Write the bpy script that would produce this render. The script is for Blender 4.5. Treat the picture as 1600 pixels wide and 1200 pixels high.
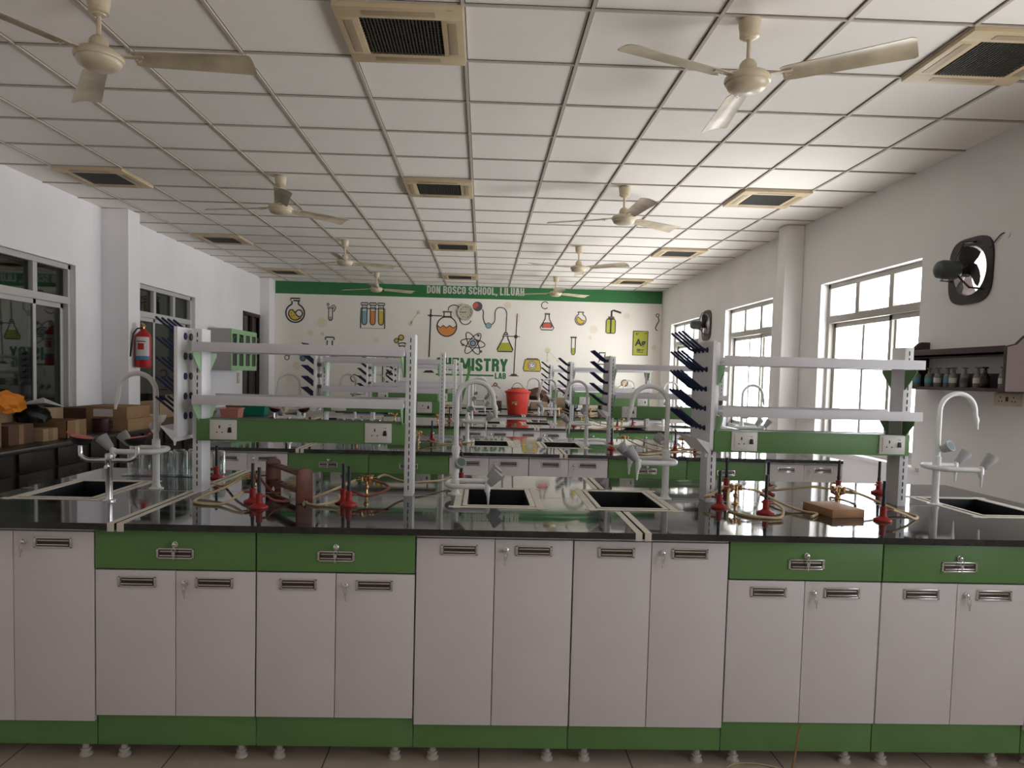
import bpy, bmesh, math, random
from mathutils import Vector, Matrix, Euler
PI = math.pi
R = math.radians
scene = bpy.context.scene
col = scene.collection
for o in list(bpy.data.objects):
    bpy.data.objects.remove(o)
random.seed(7)

# ------------------------------------------------------------------ camera
cam_d = bpy.data.cameras.new('camera')
cam = bpy.data.objects.new('camera', cam_d)
col.objects.link(cam)
scene.camera = cam
F_PX = 1141.86
YAW, PITCH, ROLL = .0293, -.0535, .025
fwd = Vector((math.sin(YAW)*math.cos(PITCH), math.cos(YAW)*math.cos(PITCH), math.sin(PITCH)))
rgt = Vector((math.cos(YAW), -math.sin(YAW), 0))
up = rgt.cross(fwd)
r2 = math.cos(ROLL)*rgt + math.sin(ROLL)*up
u2 = -math.sin(ROLL)*rgt + math.cos(ROLL)*up
m = Matrix((r2, u2, -fwd)).transposed().to_4x4()
m.translation = Vector((0, 0, 1.5165))
cam.matrix_world = m
cam_d.sensor_fit = 'HORIZONTAL'
cam_d.sensor_width = 36
cam_d.lens = 36*F_PX/1600
cam_d.shift_x = (800-786.0)/1600
cam_d.shift_y = (647.6-600)/1600
cam_d.clip_start = .05
cam_d.clip_end = 200

# ------------------------------------------------------------------ world, exposure
world = bpy.data.worlds.new('overcast_sky')
scene.world = world
world.use_nodes = True
bg = world.node_tree.nodes['Background']
wn = world.node_tree
_tc = wn.nodes.new('ShaderNodeTexCoord'); _sp = wn.nodes.new('ShaderNodeSeparateXYZ')
_rp = wn.nodes.new('ShaderNodeValToRGB'); _mr = wn.nodes.new('ShaderNodeMapRange')
wn.links.new(_tc.outputs['Generated'], _sp.inputs[0])
_mr.inputs[1].default_value = -.25; _mr.inputs[2].default_value = .25
wn.links.new(_sp.outputs[2], _mr.inputs[0]); wn.links.new(_mr.outputs[0], _rp.inputs[0])
_rp.color_ramp.elements[0].color = (1.0, .98, .965, 1)      # added ground glow, brighter than the sky, to lift the ceiling
_rp.color_ramp.elements[1].color = (.40, .43, .48, 1)      # hazy sky
wn.links.new(_rp.outputs[0], bg.inputs[0])
bg.inputs[1].default_value = 8.0
scene.view_settings.view_transform = 'Standard'
scene.view_settings.look = 'None'
scene.view_settings.gamma = 1
scene.view_settings.use_curve_mapping = False
scene.view_settings.exposure = 0.95
scene.cycles.max_bounces = 16
scene.cycles.diffuse_bounces = 14
scene.cycles.glossy_bounces = 5
scene.cycles.transparent_max_bounces = 12
scene.cycles.sample_clamp_indirect = 30
scene.cycles.caustics_reflective = False
scene.cycles.caustics_refractive = False

def portal(x, y, z, sy, sz, rot):
    l = bpy.data.lights.new('window_portal', 'AREA')
    l.shape = 'RECTANGLE'
    l.size = sz; l.size_y = sy
    l.cycles.is_portal = True
    o = bpy.data.objects.new('window_portal', l)
    o.location = (x, y, z); o.rotation_euler = rot
    col.objects.link(o)

# room dimensions (metres)
XL, XR, YB, YF, ZC = -4.15, 3.43, -3.2, 14.1, 3.208
WIN_R = [(-.4, 1.1), (2.5, 3.5), (5.70, 7.42), (8.66, 10.36), (11.63, 13.35)]  # first two are out of view, added and sized for the near light
WZ0, WZ1 = .87, 2.52
for a, b in WIN_R:
    portal(XR+.27, (a+b)/2, (WZ0+WZ1)/2, b-a, WZ1-WZ0, (0, R(90), 0))

WIN_N = []     # no open windows nearer on the left wall
for a, b in WIN_N:
    portal(XL-.22, (a+b)/2, (WZ0+WZ1)/2, b-a, WZ1-WZ0, (0, R(-90), 0))

# ------------------------------------------------------------------ materials
def srgb(r, g, b):
    f = lambda c: (c/255/12.92) if c/255 <= .04045 else ((c/255+.055)/1.055)**2.4
    return (f(r), f(g), f(b), 1)

def mat(name, color, rough=.5, metal=0, noise=0, nscale=8, bump=0, bscale=60, spec=.5, trans=0, ior=1.45, emit=None, coat=0, rvar=0):
    m_ = bpy.data.materials.new(name)
    m_.use_nodes = True
    nt = m_.node_tree
    b = nt.nodes['Principled BSDF']
    c = color if len(color) == 4 else (*color, 1)
    b.inputs['Base Color'].default_value = c
    b.inputs['Roughness'].default_value = rough
    b.inputs['Metallic'].default_value = metal
    b.inputs['Specular IOR Level'].default_value = spec
    b.inputs['IOR'].default_value = ior
    b.inputs['Transmission Weight'].default_value = trans
    b.inputs['Coat Weight'].default_value = coat
    tc = nt.nodes.new('ShaderNodeTexCoord')
    if noise or rvar:
        n = nt.nodes.new('ShaderNodeTexNoise')
        n.inputs['Scale'].default_value = nscale
        n.inputs['Detail'].default_value = 5
        nt.links.new(tc.outputs['Object'], n.inputs['Vector'])
        if noise:
            r_ = nt.nodes.new('ShaderNodeMapRange')
            r_.inputs[3].default_value = 1-noise; r_.inputs[4].default_value = 1+noise*.6
            r_.inputs[1].default_value = .3; r_.inputs[2].default_value = .7
            nt.links.new(n.outputs[0], r_.inputs[0])
            mx = nt.nodes.new('ShaderNodeMix'); mx.data_type = 'RGBA'; mx.blend_type = 'MULTIPLY'
            mx.inputs[0].default_value = 1
            mx.inputs[6].default_value = c
            nt.links.new(r_.outputs[0], mx.inputs[7])
            nt.links.new(mx.outputs[2], b.inputs['Base Color'])
        if rvar:
            r_ = nt.nodes.new('ShaderNodeMapRange')
            r_.inputs[3].default_value = max(.01, rough-rvar); r_.inputs[4].default_value = rough+rvar
            nt.links.new(n.outputs[0], r_.inputs[0])
            nt.links.new(r_.outputs[0], b.inputs['Roughness'])
    if bump:
        n2 = nt.nodes.new('ShaderNodeTexNoise'); n2.inputs['Scale'].default_value = bscale
        nt.links.new(tc.outputs['Object'], n2.inputs['Vector'])
        bp = nt.nodes.new('ShaderNodeBump'); bp.inputs['Strength'].default_value = bump
        bp.inputs['Distance'].default_value = .002
        nt.links.new(n2.outputs[0], bp.inputs['Height'])
        nt.links.new(bp.outputs[0], b.inputs['Normal'])
    return m_

M = {}
M['wall'] = mat('wall_paint', (.85, .835, .86), .85, noise=.05, nscale=1.5, bump=.1, bscale=40)
M['wall_r'] = mat('wall_paint_right', (.82, .80, .79), .85, noise=.05, nscale=1.5, bump=.1, bscale=40)
M['mural_bg'] = mat('mural_vinyl', (.88, .84, .765), .55, noise=.03, nscale=1.2)
M['laminate'] = mat('white_laminate', (.72, .675, .68), .38, noise=.03, nscale=3, bump=.04, bscale=300)
M['green'] = mat('green_laminate', (.125, .26, .085), .4, noise=.04, nscale=4, bump=.04, bscale=300)
M['lightgreen'] = mat('light_green_enamel', (.30, .52, .27), .4)
M['white'] = mat('white_enamel', (.78, .77, .78), .32)
M['shelf'] = mat('shelf_board', (.66, .64, .67), .4, noise=.02)
M['dark'] = mat('dark_gap', (.012, .012, .012), .7)
M['tape'] = mat('cream_masking_tape', (.66, .62, .53), .7, noise=.08, nscale=25)
M['chrome'] = mat('chrome', (.78, .76, .76), .14, 1)
M['chromed'] = mat('recess_metal', (.10, .09, .085), .3, 1)
M['brass'] = mat('brass', (.58, .37, .17), .25, 1)
M['red'] = mat('burner_red_enamel', (.33, .022, .016), .4, noise=.15, nscale=20)
M['blacktube'] = mat('blackened_steel', (.025, .024, .026), .35)
M['rubber'] = mat('cream_rubber_hose', (.62, .47, .27), .5, noise=.15, nscale=12)
M['redrubber'] = mat('red_rubber_hose', (.22, .06, .04), .5)
M['bluepeg'] = mat('navy_plastic', (.012, .02, .075), .35)
M['blackplastic'] = mat('black_plastic', (.015, .015, .017), .4)
M['tapwhite'] = mat('tap_white_epoxy', (.72, .72, .70), .3)
M['tapgrey'] = mat('tap_grey_knob', (.36, .36, .37), .45)
M['tapcap'] = mat('tap_cap', (.10, .14, .13), .4)
M['sink'] = mat('black_sink', (.008, .008, .01), .35)
M['fan'] = mat('cream_fan_enamel', (.60, .51, .37), .3, noise=.06, nscale=10)
M['fanblade'] = mat('fan_blade_enamel', (.52, .44, .31), .32, noise=.35, nscale=6)
M['acpanel'] = mat('aged_beige_plastic', (.62, .49, .31), .5, noise=.08, nscale=6)
M['acslot'] = mat('beige_flap', (.40, .31, .2), .5)
M['grille'] = mat('dark_grille', (.05, .045, .035), .6)
M['tbar'] = mat('ceiling_bar', (.52, .47, .40), .6)
M['alu'] = mat('window_aluminium', (.42, .40, .36), .45, noise=.04)
M['alu_left'] = mat('window_grey_frame', (.52, .51, .49), .45)
M['wood'] = mat('dark_brown_wood', (.02, .013, .010), .45, noise=.3, nscale=6)
M['woodtop'] = mat('dark_wood_top', (.035, .025, .02), .3, noise=.3, nscale=5)
M['greenpanel'] = mat('dull_green_panel', (.035, .045, .033), .5)
M['rackwood'] = mat('red_brown_wood', (.15, .042, .025), .45, noise=.3, nscale=14)
M['blockwood'] = mat('tan_wood', (.42, .22, .10), .55, noise=.2, nscale=14)
M['card'] = mat('cardboard', (.30, .18, .09), .85, noise=.12, nscale=9)
M['card2'] = mat('pale_cardboard', (.38, .27, .16), .85, noise=.12, nscale=9)
M['darkcard'] = mat('brown_cardboard', (.14, .075, .05), .85, noise=.12, nscale=9)
M['orange'] = mat('orange_cloth', (.80, .26, .02), .75, noise=.15, nscale=18)
M['blackbag'] = mat('black_plastic_bag', (.012, .014, .014), .3, bump=.6, bscale=30)
M['plastic'] = mat('clear_sheet', (.45, .48, .48), .25, noise=.2)
M['maroon'] = mat('maroon_pot', (.05, .015, .02), .35)
M['ceramic'] = mat('ceramic', (.55, .52, .45), .3)
M['bucket'] = mat('bucket_red_plastic', (.78, .075, .055), .35, noise=.06)
M['bucketlid'] = mat('bucket_lid', (.62, .09, .05), .4)
M['rope'] = mat('rope', (.36, .2, .09), .8)
M['extred'] = mat('extinguisher_red', (.45, .015, .02), .3)
M['label'] = mat('paper_label', (.62, .58, .55), .6)
M['bluelabel'] = mat('blue_label', (.05, .2, .4), .6)
M['salmon'] = mat('salmon_plastic', (.55, .22, .17), .45)
M['teal'] = mat('teal_plastic', (.01, .2, .14), .4)
M['beigeplastic'] = mat('beige_plastic', (.55, .47, .33), .45)
M['socket'] = mat('socket_white', (.74, .71, .66), .35)
M['oldswitch'] = mat('old_switch', (.6, .52, .36), .5)
M['doorwood'] = mat('door_brown', (.05, .022, .016), .5, noise=.15)
M['cabgrey'] = mat('cabinet_grey', (.40, .38, .38), .5)
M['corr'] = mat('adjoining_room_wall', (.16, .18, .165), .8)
M['fandark'] = mat('exhaust_fan_iron', (.03, .022, .022), .45, noise=.2, nscale=12)
M['fangrey'] = mat('exhaust_motor', (.07, .08, .085), .4)
M['backing'] = mat('backing_pink', (.75, .60, .52), .8)
M['clock'] = mat('clock_face', (.84, .80, .62), .4)
M['clockrim'] = mat('clock_rim', (.55, .52, .40), .35)
M['ink'] = mat('ink_black', (.035, .03, .035), .6)
M['inkgreen'] = mat('ink_green', (.04, .19, .06), .55)
M['banner'] = mat('banner_green', (.035, .18, .055), .5)
M['letter'] = mat('banner_letters', (.62, .60, .55), .5)
M['pyellow'] = mat('print_yellow', (.66, .50, .07), .6)
M['plime'] = mat('print_lime', (.42, .43, .05), .6)
M['pblue'] = mat('print_blue', (.25, .42, .48), .6)
M['pblue2'] = mat('print_deep_blue', (.14, .24, .34), .6)
M['porange'] = mat('print_orange', (.70, .27, .07), .6)
M['pred'] = mat('print_red', (.62, .12, .09), .6)
M['ppeach'] = mat('print_peach', (.72, .42, .16), .6)
M['pgrey'] = mat('print_grey', (.11, .10, .11), .6)
M['palegreen'] = mat('print_pale_green', (.72, .74, .52), .6)
M['palepeach'] = mat('print_pale_peach', (.82, .73, .60), .6)
M['brownbottle'] = mat('brown_bottle_glass', (.035, .015, .01), .15)
M['bottle'] = mat('bottle_glass', (.22, .21, .18), .2)
M['cyanlabel'] = mat('cyan_label', (.10, .34, .45), .6)
M['straw'] = mat('dry_straw', (.28, .16, .07), .8)
M['cord'] = mat('yellow_cord', (.5, .46, .25), .7)
M['lipwhite'] = mat('foot_plastic', (.6, .57, .52), .5)
M['mauve_lit'] = mat('mauve_lit_face', (.48, .40, .41), .5)
M['oldbrown'] = mat('shelf_dark_brown', (.055, .03, .03), .45, noise=.2)

# clear lab glass (thin)
def glass_mat(name, tint, gloss, rough=.02, lo=.05, power=4.5):
    m_ = bpy.data.materials.new(name); m_.use_nodes = True
    nt = m_.node_tree; nt.nodes.clear()
    out = nt.nodes.new('ShaderNodeOutputMaterial')
    tr = nt.nodes.new('ShaderNodeBsdfTransparent'); tr.inputs[0].default_value = (*tint, 1)
    gl = nt.nodes.new('ShaderNodeBsdfGlossy'); gl.inputs['Roughness'].default_value = rough
    fr = nt.nodes.new('ShaderNodeLayerWeight'); fr.inputs[0].default_value = .5
    pw = nt.nodes.new('ShaderNodeMath'); pw.operation = 'POWER'; pw.inputs[1].default_value = power
    ml = nt.nodes.new('ShaderNodeMath'); ml.operation = 'MULTIPLY'; ml.inputs[1].default_value = gloss
    nt.links.new(fr.outputs['Facing'], pw.inputs[0]); nt.links.new(pw.outputs[0], ml.inputs[0])
    ad = nt.nodes.new('ShaderNodeMath'); ad.operation = 'ADD'; ad.inputs[1].default_value = lo; ad.use_clamp = True
    mx = nt.nodes.new('ShaderNodeMixShader')
    nt.links.new(ml.outputs[0], ad.inputs[0])
    nt.links.new(ad.outputs[0], mx.inputs[0]); nt.links.new(tr.outputs[0], mx.inputs[1]); nt.links.new(gl.outputs[0], mx.inputs[2])
    nt.links.new(mx.outputs[0], out.inputs[0])
    return m_
M['glass'] = glass_mat('beaker_glass', (.88, .92, .92), 1.0, .10, .13, 2.0)
M['winglass'] = glass_mat('window_glass', (.97, .98, .98), .3, .01, .0)
M['darkglass'] = glass_mat('tinted_glass', (.5, .55, .53), .6, .02, .09)

# black polished granite
def granite():
    m_ = mat('black_granite', (.014, .014, .015), .05, noise=0, ior=1.62)
    nt = m_.node_tree; b = nt.nodes['Principled BSDF']; tc = nt.nodes['Texture Coordinate']
    mp = nt.nodes.new('ShaderNodeMapping'); mp.inputs['Scale'].default_value = (1.2, 5, 1)
    n = nt.nodes.new('ShaderNodeTexNoise'); n.inputs['Scale'].default_value = 3; n.inputs['Detail'].default_value = 7
    n.inputs['Roughness'].default_value = .65
    nt.links.new(tc.outputs['Object'], mp.inputs[0]); nt.links.new(mp.outputs[0], n.inputs['Vector'])
    r_ = nt.nodes.new('ShaderNodeMapRange'); r_.inputs[1].default_value = .35; r_.inputs[2].default_value = .75
    r_.inputs[3].default_value = .02; r_.inputs[4].default_value = .09
    nt.links.new(n.outputs[0], r_.inputs[0]); nt.links.new(r_.outputs[0], b.inputs['Roughness'])
    cr = nt.nodes.new('ShaderNodeMapRange'); cr.inputs[1].default_value = .35; cr.inputs[2].default_value = .8
    cr.inputs[3].default_value = .008; cr.inputs[4].default_value = .05
    nt.links.new(n.outputs[0], cr.inputs[0])
    cb = nt.nodes.new('ShaderNodeCombineColor')
    for i in range(3): nt.links.new(cr.outputs[0], cb.inputs[i])
    nt.links.new(cb.outputs[0], b.inputs['Base Color'])
    return m_
M['granite'] = granite()

def grid_mat(name, base, line, sx, sy, ox, oy, w, rough, noise=.04, bump=0):
    """square tile pattern with thin lines, in object coordinates"""
    m_ = mat(name, base, rough, noise=noise, nscale=7, bump=bump, bscale=90)
    nt = m_.node_tree; b = nt.nodes['Principled BSDF']; tc = nt.nodes['Texture Coordinate']
    sp = nt.nodes.new('ShaderNodeSeparateXYZ'); nt.links.new(tc.outputs['Object'], sp.inputs[0])
    masks = []
    for ax, s, o_ in ((0, sx, ox), (1, sy, oy)):
        a = nt.nodes.new('ShaderNodeMath'); a.operation = 'SUBTRACT'; a.inputs[1].default_value = o_
        nt.links.new(sp.outputs[ax], a.inputs[0])
        p = nt.nodes.new('ShaderNodeMath'); p.operation = 'PINGPONG'; p.inputs[1].default_value = s/2
        nt.links.new(a.outputs[0], p.inputs[0])
        l = nt.nodes.new('ShaderNodeMath'); l.operation = 'LESS_THAN'; l.inputs[1].default_value = w/2
        nt.links.new(p.outputs[0], l.inputs[0]); masks.append(l)
    mx = nt.nodes.new('ShaderNodeMath'); mx.operation = 'MAXIMUM'
    nt.links.new(masks[0].outputs[0], mx.inputs[0]); nt.links.new(masks[1].outputs[0], mx.inputs[1])
    c = nt.nodes.new('ShaderNodeMix'); c.data_type = 'RGBA'
    old = b.inputs['Base Color'].links[0].from_socket
    nt.links.new(mx.outputs[0], c.inputs[0]); nt.links.new(old, c.inputs[6]); c.inputs[7].default_value = (*line, 1)
    nt.links.new(c.outputs[2], b.inputs['Base Color'])
    return m_
GX, GY = -.1314, 3.4549
M['ceiling'] = grid_mat('ceiling_tile', (.90, .86, .815), (.03, .027, .03), .6, .6, GX, GY, .026, .9, noise=.015, bump=.3)  # dark lines put the shadow beside the grid bars into the colour
M['floor'] = grid_mat('floor_tile', (.52, .45, .37), (.12, .09, .07), .6, .6, .02, 2.35, .006, .3, noise=.1)

# ------------------------------------------------------------------ mesh helpers
class MB:
    def __init__(s): s.v = []; s.f = []
    def add(s, vs, fs, mtx=None):
        b = len(s.v)
        s.v += [tuple(mtx @ Vector(v)) if mtx else tuple(v) for v in vs]
        s.f += [tuple(b+i for i in f) for f in fs]; return s
    def box(s, x0, x1, y0, y1, z0, z1, mtx=None):
        vs = [(x, y, z) for z in (z0, z1) for y in (y0, y1) for x in (x0, x1)]
        return s.add(vs, [(0, 2, 3, 1), (4, 5, 7, 6), (0, 1, 5, 4), (2, 6, 7, 3), (0, 4, 6, 2), (1, 3, 7, 5)], mtx)
    def prism(s, pts, axis, a, b, mtx=None):
        """pts 2D polygon; axis 'x': pts=(y,z), 'y': pts=(x,z), 'z': pts=(x,y)"""
        n = len(pts)
        def P(p, t): return {'x': (t, p[0], p[1]), 'y': (p[0], t, p[1]), 'z': (p[0], p[1], t)}[axis]
        vs = [P(p, a) for p in pts]+[P(p, b) for p in pts]
        fs = [tuple(range(n))[::-1], tuple(range(n, 2*n))]+[(i, (i+1) % n, n+(i+1) % n, n+i) for i in range(n)]
        return s.add(vs, fs, mtx)
    def tube(s, path, r, n=10, cap=True, closed=False, mtx=None):
        path = [Vector(p) for p in path]; N = len(path)
        rr = r if isinstance(r, (list, tuple)) else [r]*N
        vs = []; prev = None
        for i, p in enumerate(path):
            if closed: t = path[(i+1) % N]-path[i-1]
            else: t = path[min(i+1, N-1)]-path[max(i-1, 0)]
            t = t.normalized() if t.length > 1e-9 else Vector((0, 0, 1))
            if prev is None:
                a = Vector((0, 0, 1)) if abs(t.z) < .9 else Vector((1, 0, 0))
                u = t.cross(a).normalized()
            else:
                u = (prev-t*prev.dot(t))
                u = u.normalized() if u.length > 1e-6 else t.orthogonal().normalized()
            prev = u; w = t.cross(u)
            vs += [tuple(p+(u*math.cos(2*PI*k/n)+w*math.sin(2*PI*k/n))*rr[i]) for k in range(n)]
        fs = []
        for i in range(N if closed else N-1):
            a, b = i*n, ((i+1) % N)*n
            fs += [(a+k, a+(k+1) % n, b+(k+1) % n, b+k) for k in range(n)]
        if cap and not closed: fs += [tuple(range(n))[::-1], tuple(range((N-1)*n, N*n))]
        return s.add(vs, fs, mtx)
    def lathe(s, prof, n=20, mtx=None, cap=True):
        """prof list of (r,z)"""
        vs = []; fs = []
        for r, z in prof:
            vs += [(r*math.cos(2*PI*k/n), r*math.sin(2*PI*k/n), z) for k in range(n)]
        for i in range(len(prof)-1):
            a, b = i*n, (i+1)*n
            fs += [(a+k, a+(k+1) % n, b+(k+1) % n, b+k) for k in range(n)]
        if cap: fs += [tuple(range(n))[::-1], tuple(range((len(prof)-1)*n, len(prof)*n))]
        return s.add(vs, fs, mtx)
    def build(s, name, m_, parent=None, loc=None, rot=None, bevel=0, smooth=True, link=True):
        me = bpy.data.meshes.new(name)
        me.from_pydata(s.v, [], s.f)
        bm = bmesh.new(); bm.from_mesh(me)
        bmesh.ops.recalc_face_normals(bm, faces=bm.faces)
        if bevel:
            ed = [e for e in bm.edges if len(e.link_faces) == 2 and e.calc_face_angle(0) > .6]
            bmesh.ops.bevel(bm, geom=ed, offset=bevel, segments=2, affect='EDGES', profile=.6)
        bm.to_mesh(me); bm.free()
        if smooth:
            me.shade_smooth(); me.set_sharp_from_angle(angle=R(38))
        me.materials.append(m_)
        o = bpy.data.objects.new(name, me)
        if parent: o.parent = parent
        if loc: o.location = loc
        if rot: o.rotation_euler = rot
        if link: col.objects.link(o)
        return o

def empty(name, loc=(0, 0, 0), rz=0, label=None, cat=None, group=None, kind=None):
    o = bpy.data.objects.new(name, None); o.empty_display_size = .05
    o.location = loc; o.rotation_euler = (0, 0, rz); col.objects.link(o)
    return tag(o, label, cat, group, kind)
def tag(o, label=None, cat=None, group=None, kind=None):
    for k, v in (('label', label), ('category', cat), ('group', group), ('kind', kind)):
        if v: o[k] = v
    return o
KIDS = {}
def copy_tree(o, parent=None):
    c = o.copy(); col.objects.link(c); c.parent = parent
    for ch in [x for x in bpy.data.objects if x.parent == o and x.name not in SKIP]:
        copy_tree(ch, c)
    return c
SKIP = set()
class Proto:
    """builds a thing once, later calls copy it with all its parts"""
    def __init__(s, fn): s.fn = fn; s.first = None
    def __call__(s, loc, rz=0, label=None, group=None):
        if s.first is None: o = s.first = s.fn()
        else:
            o = copy_rec(s.first)
        o.location = loc; o.rotation_euler = (0, 0, rz)
        if label: o['label'] = label
        if group: o['group'] = group
        return o
def copy_rec(o, parent=None):
    c = o.copy(); col.objects.link(c)
    if parent: c.parent = parent
    for ch in o.children: copy_rec(ch, c)
    return c

def T(x, y, z): return Matrix.Translation((x, y, z))
def Rm(ax, a): return Matrix.Rotation(a, 4, ax)
def arc(cx, cz, r, a0, a1, n=14):
    return [(cx+r*math.cos(a0+(a1-a0)*i/n), cz+r*math.sin(a0+(a1-a0)*i/n)) for i in range(n+1)]
def spline(pts, per=8):
    pts = [Vector(p) for p in pts]; out = []
    P = [pts[0]]+pts+[pts[-1]]
    for i in range(1, len(P)-2):
        p0, p1, p2, p3 = P[i-1:i+3]
        for k in range(per):
            t = k/per
            out.append(.5*((2*p1)+(-p0+p2)*t+(2*p0-5*p1+4*p2-p3)*t*t+(-p0+3*p1-3*p2+p3)*t**3))
    out.append(pts[-1]); return out

# ================================================================== ROOM
def struct(o): o['kind'] = 'structure'; return o

def wall_holes(mb, x0, x1, ys, zs, holes, axis='x'):
    """slab between x0..x1 made of cells; holes = rects (y0,y1,z0,z1)"""
    ys = sorted(set(ys+[h[0] for h in holes]+[h[1] for h in holes]))
    zs = sorted(set(zs+[h[2] for h in holes]+[h[3] for h in holes]))
    inside = lambda a, b: any(h[0]-1e-6 <= a and b[0] <= h[1]+1e-6 for h in holes)
    def solid(i, j):
        if i < 0 or j < 0 or i >= len(ys)-1 or j >= len(zs)-1: return False
        cy, cz = (ys[i]+ys[i+1])/2, (zs[j]+zs[j+1])/2
        return not any(h[0] < cy < h[1] and h[2] < cz < h[3] for h in holes)
    def q(a, b, c, d):
        vs = [a, b, c, d]
        if axis == 'z': vs = [(v[1], v[2], v[0]) for v in vs]
        mb.add(vs, [(0, 1, 2, 3)])
    for i in range(len(ys)-1):
        for j in range(len(zs)-1):
            if not solid(i, j): continue
            a, b, c, d = ys[i], ys[i+1], zs[j], zs[j+1]
            q((x0, a, c), (x0, b, c), (x0, b, d), (x0, a, d))
            q((x1, a, c), (x1, a, d), (x1, b, d), (x1, b, c))
            if not solid(i-1, j): q((x0, a, c), (x0, a, d), (x1, a, d), (x1, a, c))
            if not solid(i+1, j): q((x0, b, c), (x1, b, c), (x1, b, d), (x0, b, d))
            if not solid(i, j-1): q((x0, a, c), (x1, a, c), (x1, b, c), (x0, b, c))
            if not solid(i, j+1): q((x0, a, d), (x0, b, d), (x1, b, d), (x1, a, d))
def merge(o):
    bm = bmesh.new(); bm.from_mesh(o.data)
    bmesh.ops.remove_doubles(bm, verts=bm.verts, dist=1e-5)
    bmesh.ops.recalc_face_normals(bm, faces=bm.faces)
    bm.to_mesh(o.data); bm.free(); return o

EXF = [(5.11, 2.335), (11.2, 2.36)]       # exhaust fans on the right wall
XRO = XR+.25
b = MB(); wall_holes(b, XR, XRO, [YB-.2, YF+.2], [0, ZC+.2],
    [(a, c, WZ0, WZ1) for a, c in WIN_R]+[(y-.19, y+.19, z-.19, z+.19) for y, z in EXF])
struct(merge(b.build('wall_right', M['wall_r'], smooth=False)))
WIN_L = [(5.85, 7.6), (8.94, 10.69)]
DOOR_L = (12.78, 13.80)
b = MB(); wall_holes(b, XL-.2, XL, [YB-.2, YF+.2], [0, ZC+.2],
    [(a, c, .95, WZ1) for a, c in WIN_L+WIN_N]+[(DOOR_L[0], DOOR_L[1], 0, 2.52)])
struct(merge(b.build('wall_left', M['wall'], smooth=False)))
struct(MB().box(XL-.2, XRO, YF, YF+.2, 0, ZC+.2).build('wall_back', M['wall'], smooth=False))
struct(MB().box(XL-.2, XRO, YB-.2, YB, 0, ZC+.2).build('wall_front', M['wall'], smooth=False))
struct(MB().box(XL-.2, XRO, YB-.2, YF+.2, -.15, 0).build('floor', M['floor'], smooth=False))
struct(MB().box(XL-.2, XRO, YB-.2, YF+.2, ZC+.006, ZC+.2).build('ceiling', M['ceiling'], smooth=False))
g = MB()
i = math.ceil((XL-GX)/.6)
while GX+.6*i < XR:
    x = GX+.6*i; g.box(x-.0085, x+.0085, YB, YF, ZC-.004, ZC+.007); i += 1
j = math.ceil((YB-GY)/.6)
while GY+.6*j < YF:
    y = GY+.6*j; g.box(XL, XR, y-.006, y+.006, ZC-.003, ZC+.007); j += 1
struct(g.build('trim_1', M['tbar'], smooth=False))
struct(MB().box(XL, -3.86, 8.1, 8.37, 0, ZC).build('trim_2', M['wall'], bevel=.006))
struct(MB().box(XL, -3.97, 13.72, YF, 0, ZC).build('trim_3', M['wall'], bevel=.006))
struct(MB().box(3.22, XR, 7.85, 8.06, 0, ZC).build('trim_4', M['wall_r'], bevel=.02))
struct(MB().box(XR-.03, XR, 5.6, 7.52, WZ0-.03, WZ0).build('trim_5', M['wall_r'], bevel=.004))

# adjoining dark rooms behind the left windows / door
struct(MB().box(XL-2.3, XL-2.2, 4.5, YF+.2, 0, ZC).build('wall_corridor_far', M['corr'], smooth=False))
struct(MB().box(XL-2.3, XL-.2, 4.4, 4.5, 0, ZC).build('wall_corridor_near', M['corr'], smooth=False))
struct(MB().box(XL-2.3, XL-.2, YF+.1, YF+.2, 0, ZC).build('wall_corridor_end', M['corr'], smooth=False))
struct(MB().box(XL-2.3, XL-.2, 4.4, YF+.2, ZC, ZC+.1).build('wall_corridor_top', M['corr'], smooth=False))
struct(MB().box(XL-2.3, XL-.2, 4.4, YF+.2, -.1, 0).build('wall_corridor_base', M['corr'], smooth=False))

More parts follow.
